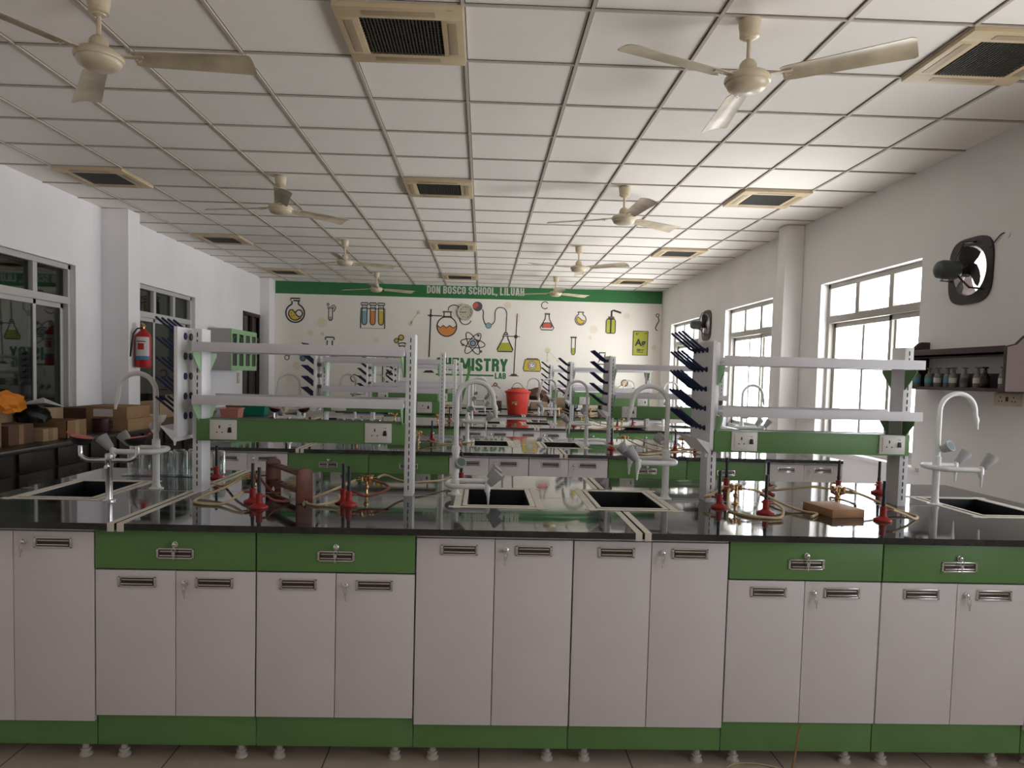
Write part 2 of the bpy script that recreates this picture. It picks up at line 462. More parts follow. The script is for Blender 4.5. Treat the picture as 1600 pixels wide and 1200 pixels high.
# ---- windows
def window(n, side, y0, y1, z0, z1, fm, gm, ncol=3):
    """frame with three top lights, sliding sashes below"""
    X = XR+.13 if side > 0 else XL-.10
    root = empty('window_%d' % n, (X, (y0+y1)/2, z0), kind='structure')
    w = (y1-y0)/2; h = z1-z0; t = .05
    f = MB()
    zt = 2.125-z0; zt2 = 2.195-z0
    f.box(-.05, .05, -w, -w+t, 0, h).box(-.05, .05, w-t, w, 0, h)
    f.box(-.05, .05, -w, w, 0, t).box(-.05, .05, -w, w, h-t, h)
    f.box(-.052, .052, -w, w, zt, zt2)
    f.build('window_frame', fm, root, bevel=.004)
    for k in (1, 2):
        y = -w+2*w*k/3
        MB().box(-.045, .045, y-.034, y+.034, zt2, h-t).build('mullion', fm, root, bevel=.003)
    s = -1 if side > 0 else 1     # room side
    ym = (-w/3 if side > 0 else w/3 if n == 6 else -w/3)
    for a, b_, xo in ((-w+t, ym+.034, .018*s), (ym-.034, w-t, -.012*s)):
        q = MB(); tt = .046
        q.box(xo-.012, xo+.012, a, a+tt, t, zt).box(xo-.012, xo+.012, b_-tt, b_, t, zt)
        q.box(xo-.012, xo+.012, a, b_, t, t+tt).box(xo-.012, xo+.012, a, b_, zt-tt, zt)
        q.build('sash', fm, root, bevel=.002)
        MB().box(xo-.003, xo+.003, a+tt, b_-tt, t+tt, zt-tt).build('pane', gm, root)
    for k in range(3):
        a = -w+2*w*k/3+.03; b_ = -w+2*w*(k+1)/3-.03
        MB().box(-.003, .003, a, b_, zt2, h-t).build('pane', gm, root)
    if side > 0:
        for k in (1,):
            y = w/3
            MB().box(.03, .045, y-.02, y+.02, t, zt).build('bar', fm, root)
    else:
        MB().box(-.02, .0, -w+t+.01, -w+t+.02, .9, 1.0).build('latch', M['blackplastic'], root)
    return root
for n, (a, c) in enumerate(WIN_R): window(n+1, 1, a, c, WZ0, WZ1, M['alu'], M['winglass'])
for n, (a, c) in enumerate(WIN_L): window(n+6, -1, a, c, .95, WZ1, M['alu_left'], M['darkglass'])

# ---- far left door
d = empty('door_1', (XL-.02, 13.29, 0), kind='structure')
f = MB(); w = .51
f.box(-.06, .03, -w, -w+.06, 0, 2.52).box(-.06, .03, w-.06, w, 0, 2.52).box(-.06, .03, -w, w, 2.46, 2.52).box(-.06, .03, -w, w, 2.02, 2.09)
f.box(-.06, .03, -.03, .03, 2.09, 2.46)
f.build('door_frame', M['doorwood'], d, bevel=.004)
for s in (-1, 1):
    MB().box(-.02, -.01, min(.03*s, .45*s), max(.03*s, .45*s), 2.09, 2.46).build('transom_pane', M['darkglass'], d)
    q = MB(); a, b_ = sorted((.004*s, .448*s))
    q.box(-.04, 0, a, a+.08, 0, 2.02).box(-.04, 0, b_-.08, b_, 0, 2.02).box(-.04, 0, a, b_, 0, .8).box(-.04, 0, a, b_, 1.92, 2.02)
    q.build('door_leaf', M['doorwood'], d, bevel=.003)
    MB().box(-.022, -.016, a+.08, b_-.08, .8, 1.92).build('door_pane', M['darkglass'], d)

# ================================================================== LAB BENCHES
ROWS = [2.71, 5.43, 8.15, 10.75]
ROWN = ['in the nearest bench', 'in the second bench row', 'in the third bench row', 'in the farthest bench row']
ROWO = ['on the nearest bench', 'on the second bench', 'on the third bench', 'on the farthest bench']
ZT = .935; DEPTH = 1.50
MX0 = -1.437
def pull_handle(parent, x, y, z, w=.14, h=.040):
    """recessed chrome pull: flange, dark cup, bar"""
    f = MB(); t = .005
    f.box(-w/2, w/2, -.004, .004, h/2-t, h/2).box(-w/2, w/2, -.004, .004, -h/2, -h/2+t)
    f.box(-w/2, -w/2+.008, -.004, .004, -h/2, h/2).box(w/2-.008, w/2, -.004, .004, -h/2, h/2)
    f.box(-w/2+.012, w/2-.012, -.006, -.001, -h/2+.010, -h/2+.0145)
    f.prism([(-.002, h/2-.010), (.002, h/2-.010), (.002, .0), (.001, .0)], 'x', -w/2+.012, w/2-.012)
    o = f.build('handle', M['chrome'], parent, (x, y, z), bevel=.001)
    MB().box(-w/2+.01, w/2-.01, -.0005, .003, -h/2+.004, h/2-.004).build('handle_cup', M['chromed'], o)  # cup metal darkened, the recess shade is in its colour
    return o
def lock(parent, x, y, z, tilt=0):
    o = MB().lathe([(.011, 0), (.011, .004), (.008, .006), (.008, .014), (.0045, .016)], 14, Rm('X', PI/2)).build('lock', M['chrome'], parent, (x, y, z))
    k = MB().tube([(0, -.014, 0), (0, -.022, -.002), (0, -.020, -.010)], .0022, 6)
    k.tube([(.007*math.cos(a), -.019, -.017+.009*math.sin(a)) for a in [2*PI*i/10 for i in range(10)]], .0014, 5, closed=True)
    k.box(-.002, .002, -.0205, -.0185, -.056, -.026).box(-.006, .006, -.021, -.018, -.036, -.026)
    k.build('key', M['chrome'], o, rot=(0, tilt, 0))
    return o
def feet(root):
    for s in (-.226, .226):
        for yy in (.09, 1.35):
            f = MB().lathe([(.024, 0), (.024, .008), (.014, .016), (.011, .05), (.016, .052), (.016, .07)], 12)
            f.lathe([(.020, .022), (.020, .03)], 12)
            f.build('foot', M['lipwhite'], root, (s, yy, 0))
def carcass(root):
    c = MB()
    wall_holes(c, .075, .909, [-.299, .299], [.042, 1.44], [(-.281, .281, .06, 1.42)], 'z')
    c.box(-.281, .281, .06, 1.42, .075, .09)
    c.build('carcass', M['laminate'], root, smooth=False)
    MB().box(-.2975, .2975, .030, .0335, .201, .9075).build('gap_shade', M['dark'], root)   # black sheet behind the doors, stands in for shade in their gaps
    MB().box(-.298, .298, .034, .042, .07, .20).build('kick_panel', M['green'], root, bevel=.001)
    feet(root)
def make_tall():
    r = empty('base_cabinet', cat='cabinet'); carcass(r)
    for k, (a, b_) in enumerate(((-.297, -.0015), (.0015, .297))):
        dr = MB().box(a, b_, .018, .036, .168, .893).build('door', M['laminate'], r, bevel=.0015)
        pull_handle(dr, (-.135 if k == 0 else .148), .017, .851)
        if k: lock(dr, .042, .018, .853, .1)
    MB().box(-.298, .298, .024, .04, .896, .909).build('top_rail', M['laminate'], r)
    return r
def make_drawer():
    r = empty('drawer_cabinet', cat='cabinet'); carcass(r)
    dr = MB().box(-.297, .297, .016, .036, .757, .904).build('drawer', M['green'], r, bevel=.0015)
    pull_handle(dr, 0, .015, .818)
    lock(dr, 0, .016, .853, .0)
    for k, (a, b_) in enumerate(((-.297, -.0015), (.0015, .297))):
        dd = MB().box(a, b_, .018, .036, .192, .751).build('door', M['laminate'], r, bevel=.0015)
        pull_handle(dd, (-.142 if k == 0 else .145), .017, .708)
        if k: lock(dd, .035, .018, .707, -.1)
    return r
TALL, DRAW = Proto(make_tall), Proto(make_drawer)
def fixgap(root, tall):
    pass
KIND = 'TDDTTDDT'
CL = ['under the far left sink', 'first left of the left double drawers', 'second of the left double drawers',
      'under the left middle sink', 'under the right middle sink', 'first of the right double drawers',
      'second of the right double drawers', 'under the far right sink']
for r_, y0 in enumerate(ROWS):
    for c in range(8):
        x = MX0-.6+.3+.6*c
        if KIND[c] == 'T':
            lab = 'white two-door cabinet %s, %s' % (CL[c], ROWN[r_][3:])
            TALL((x, y0+.02, 0), 0, lab, 'two-door cabinets under the bench tops')
        else:
            pos = {1: 'left one of the left pair', 2: 'right one of the left pair', 5: 'left one of the right pair', 6: 'right one of the right pair'}[c]
            lab = 'green-drawer cabinet, %s, %s' % (pos, ROWN[r_][3:])
            DRAW((x, y0+.02, 0), 0, lab, 'green drawer cabinets under the bench tops')

SINKS = [-1.84, .085, .685, 2.43]
SW, SD, SY = .20, .29, .75      # half width, half depth of sink rim, centre from front
SEAMS = [(-1.345, -1.337), (.617, .625)]
XE0, XE1 = -2.14, 2.745
def make_worktop():
    r = empty('bench_worktop', cat='worktop')
    xs = [XE0, SEAMS[0][0], SEAMS[0][1], SEAMS[1][0], SEAMS[1][1], XE1]
    holes = [(s-SW+.052, s+SW-.052, SY-SD+.052, SY+SD-.052) for s in SINKS]
    for a, b_ in ((xs[0], xs[1]), (xs[2], xs[3]), (xs[4], xs[5])):
        hs = [h for h in holes if h[0] < b_ and h[1] > a]
        hs = [(max(h[0], a), min(h[1], b_), h[2], h[3]) for h in hs]
        m_ = MB()
        wall_holes(m_, ZT-.025, ZT, [a, b_], [0, DEPTH], hs, 'z')
        o = merge(m_.build('granite_slab', M['granite'], r, smooth=False))
    # tape along the seams, wrapping over the front edge
    for a, b_ in SEAMS:
        if a > 0:
            segs = ((0, SY-SD-.03), (SY+SD+.03, DEPTH))
        else: segs = ((0, DEPTH),)
        for k, (p, q) in enumerate(((a-.026, a-.001), (b_+.001, b_+.026))):
            t = MB()
            if a > 0:
                MB().box(p, q, segs[1][0], segs[1][1], ZT+.0002, ZT+.0012).build('seam_tape', M['tape'], r)
            t = MB().prism([(-.0014, ZT-.03), (0, ZT-.03), (0, ZT+.0002), (segs[0][1], ZT+.0002), (segs[0][1], ZT+.0012), (-.0014, ZT+.0012)], 'x', p, q)
            t.build('seam_tape', M['tape'], r)
        for s0, s1 in (segs if a > 0 else segs):
            MB().box(a, b_, s0+.004, s1-.004, ZT-.024, ZT-.004).build('seam_gap', M['dark'], r)
    e = [XE0]+[v for s in SINKS for v in (s-SW-.03, s+SW+.03)]+[XE1]
    for k in range(0, len(e), 2):
        if e[k+1] > e[k]: MB().box(e[k], e[k+1], DEPTH/2-.002, DEPTH/2+.002, ZT, ZT+.0006).build('joint_line', M['tape'], r)
    return r
WT = Proto(make_worktop)
def make_sink():
    r = empty('bench_sink', cat='sink')
    t = MB(); w, d_, k = SW, SD, .032
    z0, z1 = .0003, .0015
    for (a, b_, c, e) in ((-w-.02, w+.02, -d_, -d_+k), (-w-.02, w+.02, d_-k, d_), (-w, -w+k, -d_-.01, d_+.01), (w-k, w, -d_-.01, d_+.01)):
        t.box(a, b_, c, e, z0, z1)
    t.build('rim_tape', M['tape'], r)
    i = MB(); w2, d2 = w-.040, d_-.040
    for (a, b_, c, e) in ((-w2, w2, -d2, -d2+.020), (-w2, w2, d2-.020, d2), (-w2, -w2+.020, -d2, d2), (w2-.020, w2, -d2, d2)):
        i.box(a, b_, c, e, z0, .004)
    i.build('sink_rim', M['tape'], r, bevel=.001)
    s = MB(); w3, d3, dp = w2-.0185, d2-.0185, -.24
    s.add([(-w3, -d3, .003), (w3, -d3, .003), (w3, d3, .003), (-w3, d3, .003),
           (-w3+.02, -d3+.02, dp), (w3-.02, -d3+.02, dp), (w3-.02, d3-.02, dp), (-w3+.02, d3-.02, dp)],
          [(0, 1, 5, 4), (1, 2, 6, 5), (2, 3, 7, 6), (3, 0, 4, 7), (4, 5, 6, 7)])
    s.build('basin', M['sink'], r)
    MB().lathe([(.03, 0), (.03, .004), (.02, .005)], 16).build('drain', M['chromed'], r, (0, 0, dp+.001))
    return r
SK = Proto(make_sink)
SN = ['at the far left of', 'left of the two middle sinks in', 'right of the two middle sinks in', 'at the far right of']
BN = ['the nearest bench', 'the second bench', 'the third bench', 'the farthest bench']

# ---- gooseneck laboratory tap: column at origin, spout and arms towards +X
def valve(parent, x, y, z, lean=1):
    v = MB()
    v.lathe([(.014, -.022), (.015, .012), (.012, .016)], 12, T(x, y, z))
    v.tube([(x, y, z-.02), (x+.004, y, z-.04)], [.011, .009], 10)
    v.tube([(x+.004, y, z-.038), (x+.005, y, z-.082)], [.0075, .004], 8)
    v.tube([(x, y, z+.004), (x+.018, y, z+.022)], .012, 10)
    o = v.build('valve', M['tapwhite'], parent)
    mt = T(x+.010, y, z+.014) @ Rm('Y', R(40))
    MB().lathe([(.0165, 0), (.0195, .01), (.028, .062), (.028, .068), (.021, .069)], 18, mt).build('knob', M['tapgrey'], o)
    return o
def make_tap(za=.185):
    r = empty('laboratory_tap', cat='tap')
    MB().lathe([(.034, 0), (.034, .004), (.022, .008), (.018, .022), (.0165, .03), (.0165, .2), (.0185, .2), (.0185, .235), (.0135, .24), (.0125, .26)], 18).build('column', M['tapwhite'], r)
    p = [(0, 0, .24), (0, 0, .44)]+[(.088+.088*math.cos(PI-a), 0, .46+.088*math.sin(PI-a)) for a in [PI*k/16 for k in range(17)]]+[(.178, 0, .44), (.182, 0, .425)]
    gn = MB().tube(p, .0118, 12)
    gn.build('gooseneck', M['tapwhite'], r)
    MB().tube([(.180, 0, .436), (.185, 0, .418), (.187, 0, .405), (.191, 0, .375)], [.0125, .0135, .009, .0055], 12).build('nozzle', M['tapwhite'], r)
    zk = za+.085
    kk = MB().tube([(0, 0, zk), (.02, -.02, zk+.005)], .012, 8)
    ko = kk.build('valve', M['tapwhite'], r)
    mt = T(.008, -.012, zk) @ Rm('Z', R(-65)) @ Rm('Y', R(62))
    MB().lathe([(.0165, .008), (.019, .012), (.027, .052), (.027, .056)], 18, mt).build('knob', M['tapgrey'], ko)
    MB().lathe([(.0215, .0562), (.0215, .0575)], 18, mt).build('knob_cap', M['tapcap'], ko)
    A = .095
    U = [(.15, -A, za)]+[(.0, -A, za)]+[(.0-.038*math.sin(a), -A*math.cos(a), za) for a in [PI*k/12 for k in range(1, 12)]]+[(.0, A, za), (.15, A, za)]
    MB().tube(U, .0125, 12).build('branch_arm', M['tapwhite'], r)
    MB().lathe([(.02, za-.018), (.02, za+.02)], 16).box(-.04, 0, -.012, .012, za-.01, za+.01).build('collar', M['tapwhite'], r)
    valve(r, .155, -A, za); valve(r, .155, A, za)
    return r
TP = Proto(make_tap)
TPL = Proto(lambda: make_tap(.055))
TAPS = [(-1.545, PI), (-.12, 0), (.90, PI), (2.24, 0)]

# ---- reagent shelf unit with posts, shelves, socket rail
def slots(parent, x, y, z0, z1):
    s = MB(); z = z0
    while z < z1:
        s.box(x-.0022, x+.0022, y-.001, y+.001, z, z+.021); z += .033
    s.build('slot_holes', M['dark'], parent)
def make_post(r, x, side):
    q = MB().box(x-.021, x+.021, -.055, .055, 0, .762).build('post', M['white'], r, bevel=.002)
    for yy in (-.0555, .0555): slots(q, x, yy, .03, .74)
def make_socket(r, x, y, z, flip=1):
    s = MB().box(-.062, .062, -.006, 0, -.046, .046).build('socket_outlet', M['socket'], r, (x, y, z), bevel=.003)
    MB().box(-.048, .048, -.009, -.005, -.034, .034).build('face_plate', M['socket'], s, bevel=.001)
    h = MB()
    h.box(-.0185, -.0125, -.0098, -.0088, .006, .020)
    for xx in (-.028, -.003): h.lathe([(.0032, 0), (.0032, .0012)], 8, T(xx, -.0088, -.012) @ Rm('X', PI/2))
    h.build('pin_holes', M['ink'], s)
    MB().prism([(-.006, .012), (.006, .012), (.009, -.012), (-.009, -.012)], 'y', -.015, -.009, T(.032, 0, 0)).build('switch', M['blackplastic'], s, bevel=.001)
    MB().box(.026, .038, -.0096, -.0088, .022, .024).build('switch_mark', M['ink'], s)
def make_shelfunit(L=.985, e=-.02, sk=(.128, .843), rx=.0):
    r = empty('reagent_shelf', cat='shelf')
    make_post(r, 0.0, -1); make_post(r, L, 1)
    # brackets: trapezoids in the YZ plane
    for z in (.655, .415):
        pts = [(-.148, z), (.148, z), (.145, z-.018), (.058, z-.095), (-.058, z-.095), (-.145, z-.018)]
        MB().prism(pts, 'x', .013, .0165).build('bracket', M['lightgreen'], r)
        MB().prism(pts, 'x', L-.034 if e < 0 else L-.0165, L-.030 if e < 0 else L-.013).build('bracket', M['lightgreen'] if e < 0 else M['green'], r)
        s = MB().box(.024, L-.024, -.144, .144, z+.004, z+.022)
        o = s.build('shelf_board', M['shelf'], r)
        for y0, y1 in ((-.152, -.144), (.144, .152)):
            MB().box(.012, L+e, y0, y1, z+.0, z+.043).build('shelf_edge', M['shelf'], o, bevel=.001)
    for y0, y1 in ((-.074, -.056), (.056, .074)):
        MB().box(.004, L-.018+rx, y0, y1, .245, .345).build('socket_rail', M['green'], r, bevel=.001)
    MB().box(.0215, L-.0215, -.0555, .0555, .247, .343).build('rail_trunking', M['green'], r)
    for x in sk: make_socket(r, x, -.074, .298)
    return r
SU = Proto(make_shelfunit)
SU2 = Proto(lambda: make_shelfunit(.93, .022, (.145, .855), .03))
# ---- peg board drying rack in the YZ plane, pegs point to -X and up
def make_peg_rack():
    r = empty('drying_rack', cat='drying rack')
    MB().box(-.008, 0, -.155, .155, .0, .50).build('back_panel', M['white'], r, bevel=.002)
    for a, b_ in ((-.159, -.153), (.153, .159)): MB().box(-.012, 0.004, a, b_, .0, .50).build('side_strip', M['white'], r)
    # drip tray
    t = MB()
    t.add([(-.012, -.158, .03), (-.012, .158, .03), (-.075, .158, .05), (-.075, -.158, .05), (-.012, -.158, -.022), (-.012, .158, -.022)],
          [(3, 4, 5, 2), (0, 3, 4), (1, 5, 2), (0, 1, 5, 4)])
    t.tube([(-.02, -.13, -.015), (-.02, -.13, -.04)], [.008, .004], 8)
    t.build('drip_tray', M['white'], r)
    first = None
    for i in range(5):
        for j in range(4):
            y = -.065+.064*j; z = .092+.092*i
            if first is None:
                p = MB()
                p.lathe([(.013, 0), (.012, .006), (.006, .010)], 10, Rm('Y', -PI/2))
                p.tube([(-.008, 0, 0), (-.025, 0, .006), (-.118, 0, .080), (-.125, 0, .086)], [.006, .0065, .0058, .005], 8)
                p.lathe([(.017, .0), (.016, .006)], 14, T(.008, 0, 0) @ Rm('Y', PI/2))
                o = first = p.build('peg', M['bluepeg'], r)
            else:
                o = first.copy(); col.objects.link(o); o.parent = r
            o.location = (-.009, y, z)
    return r
PR = Proto(make_peg_rack)
LR = ['left', 'right']
for r_, y0 in enumerate(ROWS):
    yc = y0+DEPTH/2+.03
    WT((0, y0, 0), 0, 'long black granite worktop with cream seam tape, %s' % ('nearest to the camera' if r_ == 0 else BN[r_][4:]+' row' if r_ < 3 else 'farthest bench row'), 'bench worktops')
    for k, s in enumerate(SINKS):
        SK((s, y0+SY, ZT), 0, 'black rectangular sink with taped rim %s %s' % (SN[k], BN[r_]), 'bench sinks')
    for k, (x, a) in enumerate(TAPS):
        (TPL if (r_, k) == (0, 1) else TP)((x, yc+.02, ZT), a, 'white gooseneck tap %s %s' % (['at the far left sink of', 'at the left middle sink of', 'at the right middle sink of', 'at the far right sink of'][k], BN[r_]), 'gooseneck taps')
    SU((-1.323, yc, ZT), 0, 'white two-tier shelf over a green socket rail, left side of %s' % BN[r_], 'reagent shelves')
    SU2((1.10, yc, ZT), 0, 'white two-tier shelf over a green socket rail, right side of %s' % BN[r_], 'reagent shelves')
    PR((-1.375, yc, 1.20), 0, 'white drying rack of navy pegs on the left shelf of %s' % BN[r_], 'peg drying racks')
    PR((1.066, yc, 1.20), 0, 'white drying rack of navy pegs on the right shelf of %s' % BN[r_], 'peg drying racks')

# ================================================================== BENCH ITEMS
def make_burner():
    r = empty('bunsen_burner', cat='burner')
    b_ = MB().lathe([(.037, 0), (.038, .004), (.036, .009), (.022, .015), (.0145, .021), (.0135, .04), (.0135, .060), (.009, .063)], 20)
    b_.build('base', M['red'], r)
    MB().tube([(.008, 0, .046), (.036, 0, .047)], [.006, .005], 8).build('gas_inlet', M['redrubber'], r)
    MB().tube([(0, 0, .06), (0, 0, .172)], .0072, 10).lathe([(.0085, .066), (.0085, .084)], 12).build('barrel', M['blacktube'], r)
    return r
BU = Proto(make_burner)
def make_gas():
    r = empty('gas_tap', cat='gas tap')
    MB().lathe([(.018, 0), (.018, .004), (.008, .008), (.007, .03), (.012, .036), (.012, .048), (.006, .052), (.006, .066), (.015, .07), (.015, .088), (.007, .094)], 14).build('turret', M['brass'], r)
    for k in range(4):
        a = PI/4+PI/2*k if k % 2 else PI/4+PI/2*k
        c, s = math.cos(a), math.sin(a)
        n = MB().tube([(.01*c, .01*s, .079), (.032*c, .032*s, .079), (.034*c, .034*s, .079), (.062*c, .062*s, .078)], [.006, .006, .004, .003], 8)
        n.lathe([(.0075, -.010), (.0075, .012)], 10, T(.026*c, .026*s, .079))
        o = n.build('nozzle', M['brass'], r)
        MB().tube([(.026*c-.016*s, .026*s+.016*c, .094), (.026*c+.018*s, .026*s-.018*c, .094)], .0028, 6).build('lever', M['brass'], o)
    return r
GT = Proto(make_gas)
B0 = ROWS[0]
BURN = [(-.992, 3.20, 200, 'rear of the pair left of the wooden tube rack'), (-.925, 3.07, 60, 'front of the pair left of the wooden tube rack'),
        (-.605, 3.24, 30, 'rear of the close pair right of the wooden tube rack'), (-.568, 3.17, 30, 'front of the close pair right of the wooden tube rack'),
        (-1.40, 3.90, 180, 'behind the left end post of the left shelf'), (-.10, 3.86, 180, 'behind the left middle sink tap'),
        (1.10, 3.30, 150, 'in front of the left post of the right shelf'), (1.32, 3.86, 200, 'behind the post at the left of the right shelf'),
        (1.265, 3.17, 20, 'left of the wooden block'), (1.49, 3.72, 330, 'behind the burner left of the wooden block'),
        (1.725, 3.05, 0, 'right of the wooden block'), (1.93, 3.86, 190, 'rear left of the far right gas tap'),
        (2.14, 3.84, 210, 'beside the right end post of the right shelf')]
for x, y, a, s in BURN:
    BU((x, y, ZT), R(a), 'red bunsen burner %s, nearest bench' % s, 'bunsen burners')
for x, y, s in ((-1.06, 3.44, 'left'), (-.535, 3.44, 'second from left'), (1.21, 3.40, 'third from left'), (1.70, 3.40, 'right')):
    GT((x, y, ZT), 0, 'brass gas tap turret, %s of the four on the nearest bench' % s, 'gas taps')
for r_ in (1, 2, 3):
    y0 = ROWS[r_]
    for k, (x, dy, s) in enumerate(((-1.05, .74, 'left end'), (-.53, .74, 'left centre'), (1.22, .74, 'right centre'), (1.72, .74, 'right end'))):
        GT((x, y0+dy, ZT), .3*k, 'brass gas tap turret at the %s of %s' % (s, BN[r_]), 'gas taps')
    for k, (x, dy, s) in enumerate(((-.22, .55, 'left of the left middle tap'), (-.46, .95, 'behind the left shelf'), (1.04, .5, 'in front of the right drying rack'), (1.55, .45, 'in front of the right shelf'), (1.78, .68, 'near the right end post'))):
        if r_ == 3 and k in (1,): continue
        BU((x+.03*r_, y0+dy, ZT), R(70*k+30*r_), 'red bunsen burner %s on %s' % (s, BN[r_]), 'bunsen burners')

def hose(pts, label, m_='rubber', r=.0058, g='rubber gas hoses'):
    p = spline([(x, y, ZT+z) for x, y, z in pts], 8)
    o = MB().tube(p, r, 8).build('rubber_hose', M[m_])
    return tag(o, label, 'hose', g)
H = .0062
def gz(x, y, a, k=.062): return (x+k*math.cos(R(a)), y+k*math.sin(R(a)), .078)
def bi(x, y, a): return (x+.042*math.cos(R(a)), y+.042*math.sin(R(a)), .047)
hose([gz(-1.06, 3.44, 225), (-1.16, 3.36, .04), (-1.24, 3.25, H), (-1.21, 3.13, H), (-1.10, 3.10, H), (-1.05, 3.13, .03), bi(-.992, 3.20, 200)], 'cream rubber hose looping left of the red burner pair on the nearest bench')
hose([gz(-1.06, 3.44, 135), (-1.17, 3.52, .05), (-1.26, 3.62, H), (-1.36, 3.7, H), (-1.48, 3.82, .02), bi(-1.40, 3.90, 180)], 'cream rubber hose running back towards the beakers at the left shelf post')
hose([bi(-.925, 3.07, 60), (-.88, 3.14, .02), (-.84, 3.22, H), (-.93, 3.36, H), (-.99, 3.40, .04), gz(-1.06, 3.44, 315)], 'dark red rubber hose passing under the wooden test tube rack', 'redrubber')
hose([gz(-.535, 3.44, 225), (-.62, 3.37, .06), (-.70, 3.28, .03), (-.76, 3.21, H), (-.70, 3.13, H), (-.62, 3.16, .02), bi(-.568, 3.17, 200)], 'cream rubber hose left of the second gas tap beside the tube rack')
hose([gz(-.535, 3.44, 315), (-.44, 3.40, .06), (-.42, 3.32, .05), (-.50, 3.24, .03), bi(-.605, 3.24, 30)], 'brown rubber hose crossing in front of the second gas tap', 'redrubber')
hose([gz(-.535, 3.44, 45), (-.46, 3.53, .085), (-.40, 3.58, .055), (-.33, 3.61, .04), (-.24, 3.70, .035), (-.18, 3.80, .03), bi(-.10, 3.86, 180)], 'cream rubber hose running right past the centre post to the rear burner')
hose([gz(1.21, 3.40, 135), (1.15, 3.42, .07), (1.10, 3.40, .05), (1.05, 3.36, .04), bi(1.10, 3.30, 150)], 'cream rubber hose by the left post of the right shelf')
hose([gz(1.21, 3.40, 225), (1.15, 3.33, .06), (1.12, 3.22, H), (1.14, 3.10, H), (1.20, 3.05, H), (1.28, 3.05, H), (1.32, 3.12, .03), bi(1.265, 3.17, 20)], 'cream rubber hose curling in front of the third gas tap')
hose([gz(1.21, 3.40, 315), (1.30, 3.36, .07), (1.38, 3.30, .03), (1.45, 3.22, H), (1.49, 3.16, H), (1.43, 3.08, H)], 'cream rubber hose reaching the left side of the wooden block')
hose([gz(1.70, 3.40, 135), (1.60, 3.47, .08), (1.48, 3.55, .05), (1.44, 3.66, .03), bi(1.49, 3.72, 330)], 'cream rubber hose left of the fourth gas tap behind the wooden block')
hose([gz(1.70, 3.40, 315), (1.80, 3.34, .06), (1.88, 3.24, .02), (1.93, 3.15, H), (1.88, 3.08, H), (1.82, 3.06, .03), bi(1.725, 3.05, 0)], 'cream rubber hose looping at the front right below the right shelf post')
hose([gz(1.70, 3.40, 45), (1.80, 3.50, .07), (1.90, 3.62, .03), (1.86, 3.78, .02), bi(1.93, 3.86, 190)], 'cream rubber hose running back from the fourth gas tap')
for r_ in (1, 2, 3):
    y0 = ROWS[r_]
    for k, (xa, xb, dy, s) in enumerate(((1.22, 1.78, .40, 'right front'), (1.34, 2.0, .66, 'right middle'), (-.53, -.06, .62, 'left of the middle sinks'), (.98, 1.5, .14, 'beside the right middle sink'))):
        if r_ == 3 and k > 1: continue
        hose([(xa, y0+dy+.2, .07), (xa+.1, y0+dy, .03), ((xa+xb)/2, y0+dy-.06, H), (xb-.1, y0+dy+.05, H), (xb, y0+dy-.02, .02)], 'cream rubber hose lying %s on %s' % (s, BN[r_]))

# wooden test tube rack
rk = empty('test_tube_rack', (-.885, 3.375, ZT), math.atan2(3.20-3.545, -.765+1.0), 'reddish brown wooden test tube rack standing askew on the nearest bench', 'test tube rack')
for s in (-1, 1):
    pts = [(-.036, 0), (-.012, 0), (0, .022), (.012, 0), (.036, 0), (.034, .135)]+[(.034*math.cos(a), .135+.02*math.sin(a)) for a in [PI*k/8 for k in range(1, 8)]]+[(-.034, .135)]
    MB().prism(pts, 'x', s*.205-.009, s*.205+.009).build('end_panel', M['rackwood'], rk, bevel=.002)
def rail(z, t, w, nm, holes=True):
    q = MB().box(-.197, .197, -w, w, z, z+t).build(nm, M['rackwood'], rk, bevel=.001)
    if holes:
        h = MB()
        for k in range(6): h.lathe([(.011, 0), (.011, .0006)], 12, T(-.16+.064*k, 0, z+t))
        h.build('tube_holes', M['dark'], q)
rail(.118, .012, .024, 'top_rail'); rail(.04, .012, .024, 'bottom_rail')
tag(MB().box(-.078, .078, -.11, .11, 0, .036).build('wooden_block', M['blockwood'], loc=(1.585, 3.21, ZT), rot=(0, 0, R(9)), bevel=.003), 'flat tan wooden block lying on the nearest bench between red burners', 'wooden block')

# eyewash stations
def make_eyewash():
    r = empty('eyewash_station', cat='eyewash')
    MB().lathe([(.03, 0), (.03, .004), (.016, .008), (.0145, .02), (.0145, .16), (.017, .165), (.017, .2), (.012, .205)], 18).build('column', M['chrome'], r)
    U = [(-.118, 0, .235), (-.118, 0, .21)]+[(-.118+.045-.045*math.cos(a), 0, .205-.03*math.sin(a)) for a in [PI/2*k/6 for k in range(1, 7)]]
    U += [(-p[0], p[1], p[2]) for p in reversed(U)]
    MB().tube(U, .0095, 12).build('arm', M['chrome'], r)
    for s in (-1, 1):
        mt = T(s*.118, 0, .24) @ Rm('Y', -R(10)*s)
        bw = MB().lathe([(.012, 0), (.03, .006), (.044, .022), (.047, .034), (.043, .034)], 22, mt).build('spray_bowl', M['blackplastic'], r)
        MB().lathe([(.043, .032), (.044, .036), (.02, .039), (.0, .039)], 22, mt).build('dust_cap', M['salmonred'], bw)
        MB().tube([mt @ Vector(p) for p in ((-.043*-s*1, 0, .036), (.058*s, 0, .040))], .0025, 6).lathe([(.0035, -.002), (.006, .003), (.0035, .008)], 8, mt @ T(.06*s, 0, .04)).build('cap_tab', M['salmonred'], bw)
    MB().tube([(0, 0, .15), (.0, -.03, .15)], .008, 8).build('push_handle', M['chrome'], r)
    return r
M['salmonred'] = mat('faded_red_plastic', (.50, .10, .08), .45)
EW = Proto(make_eyewash)
EW((-1.595, 3.17, ZT), .05, 'chrome eyewash with two red-capped bowls beside the far left sink, nearest bench', 'eyewash stations')
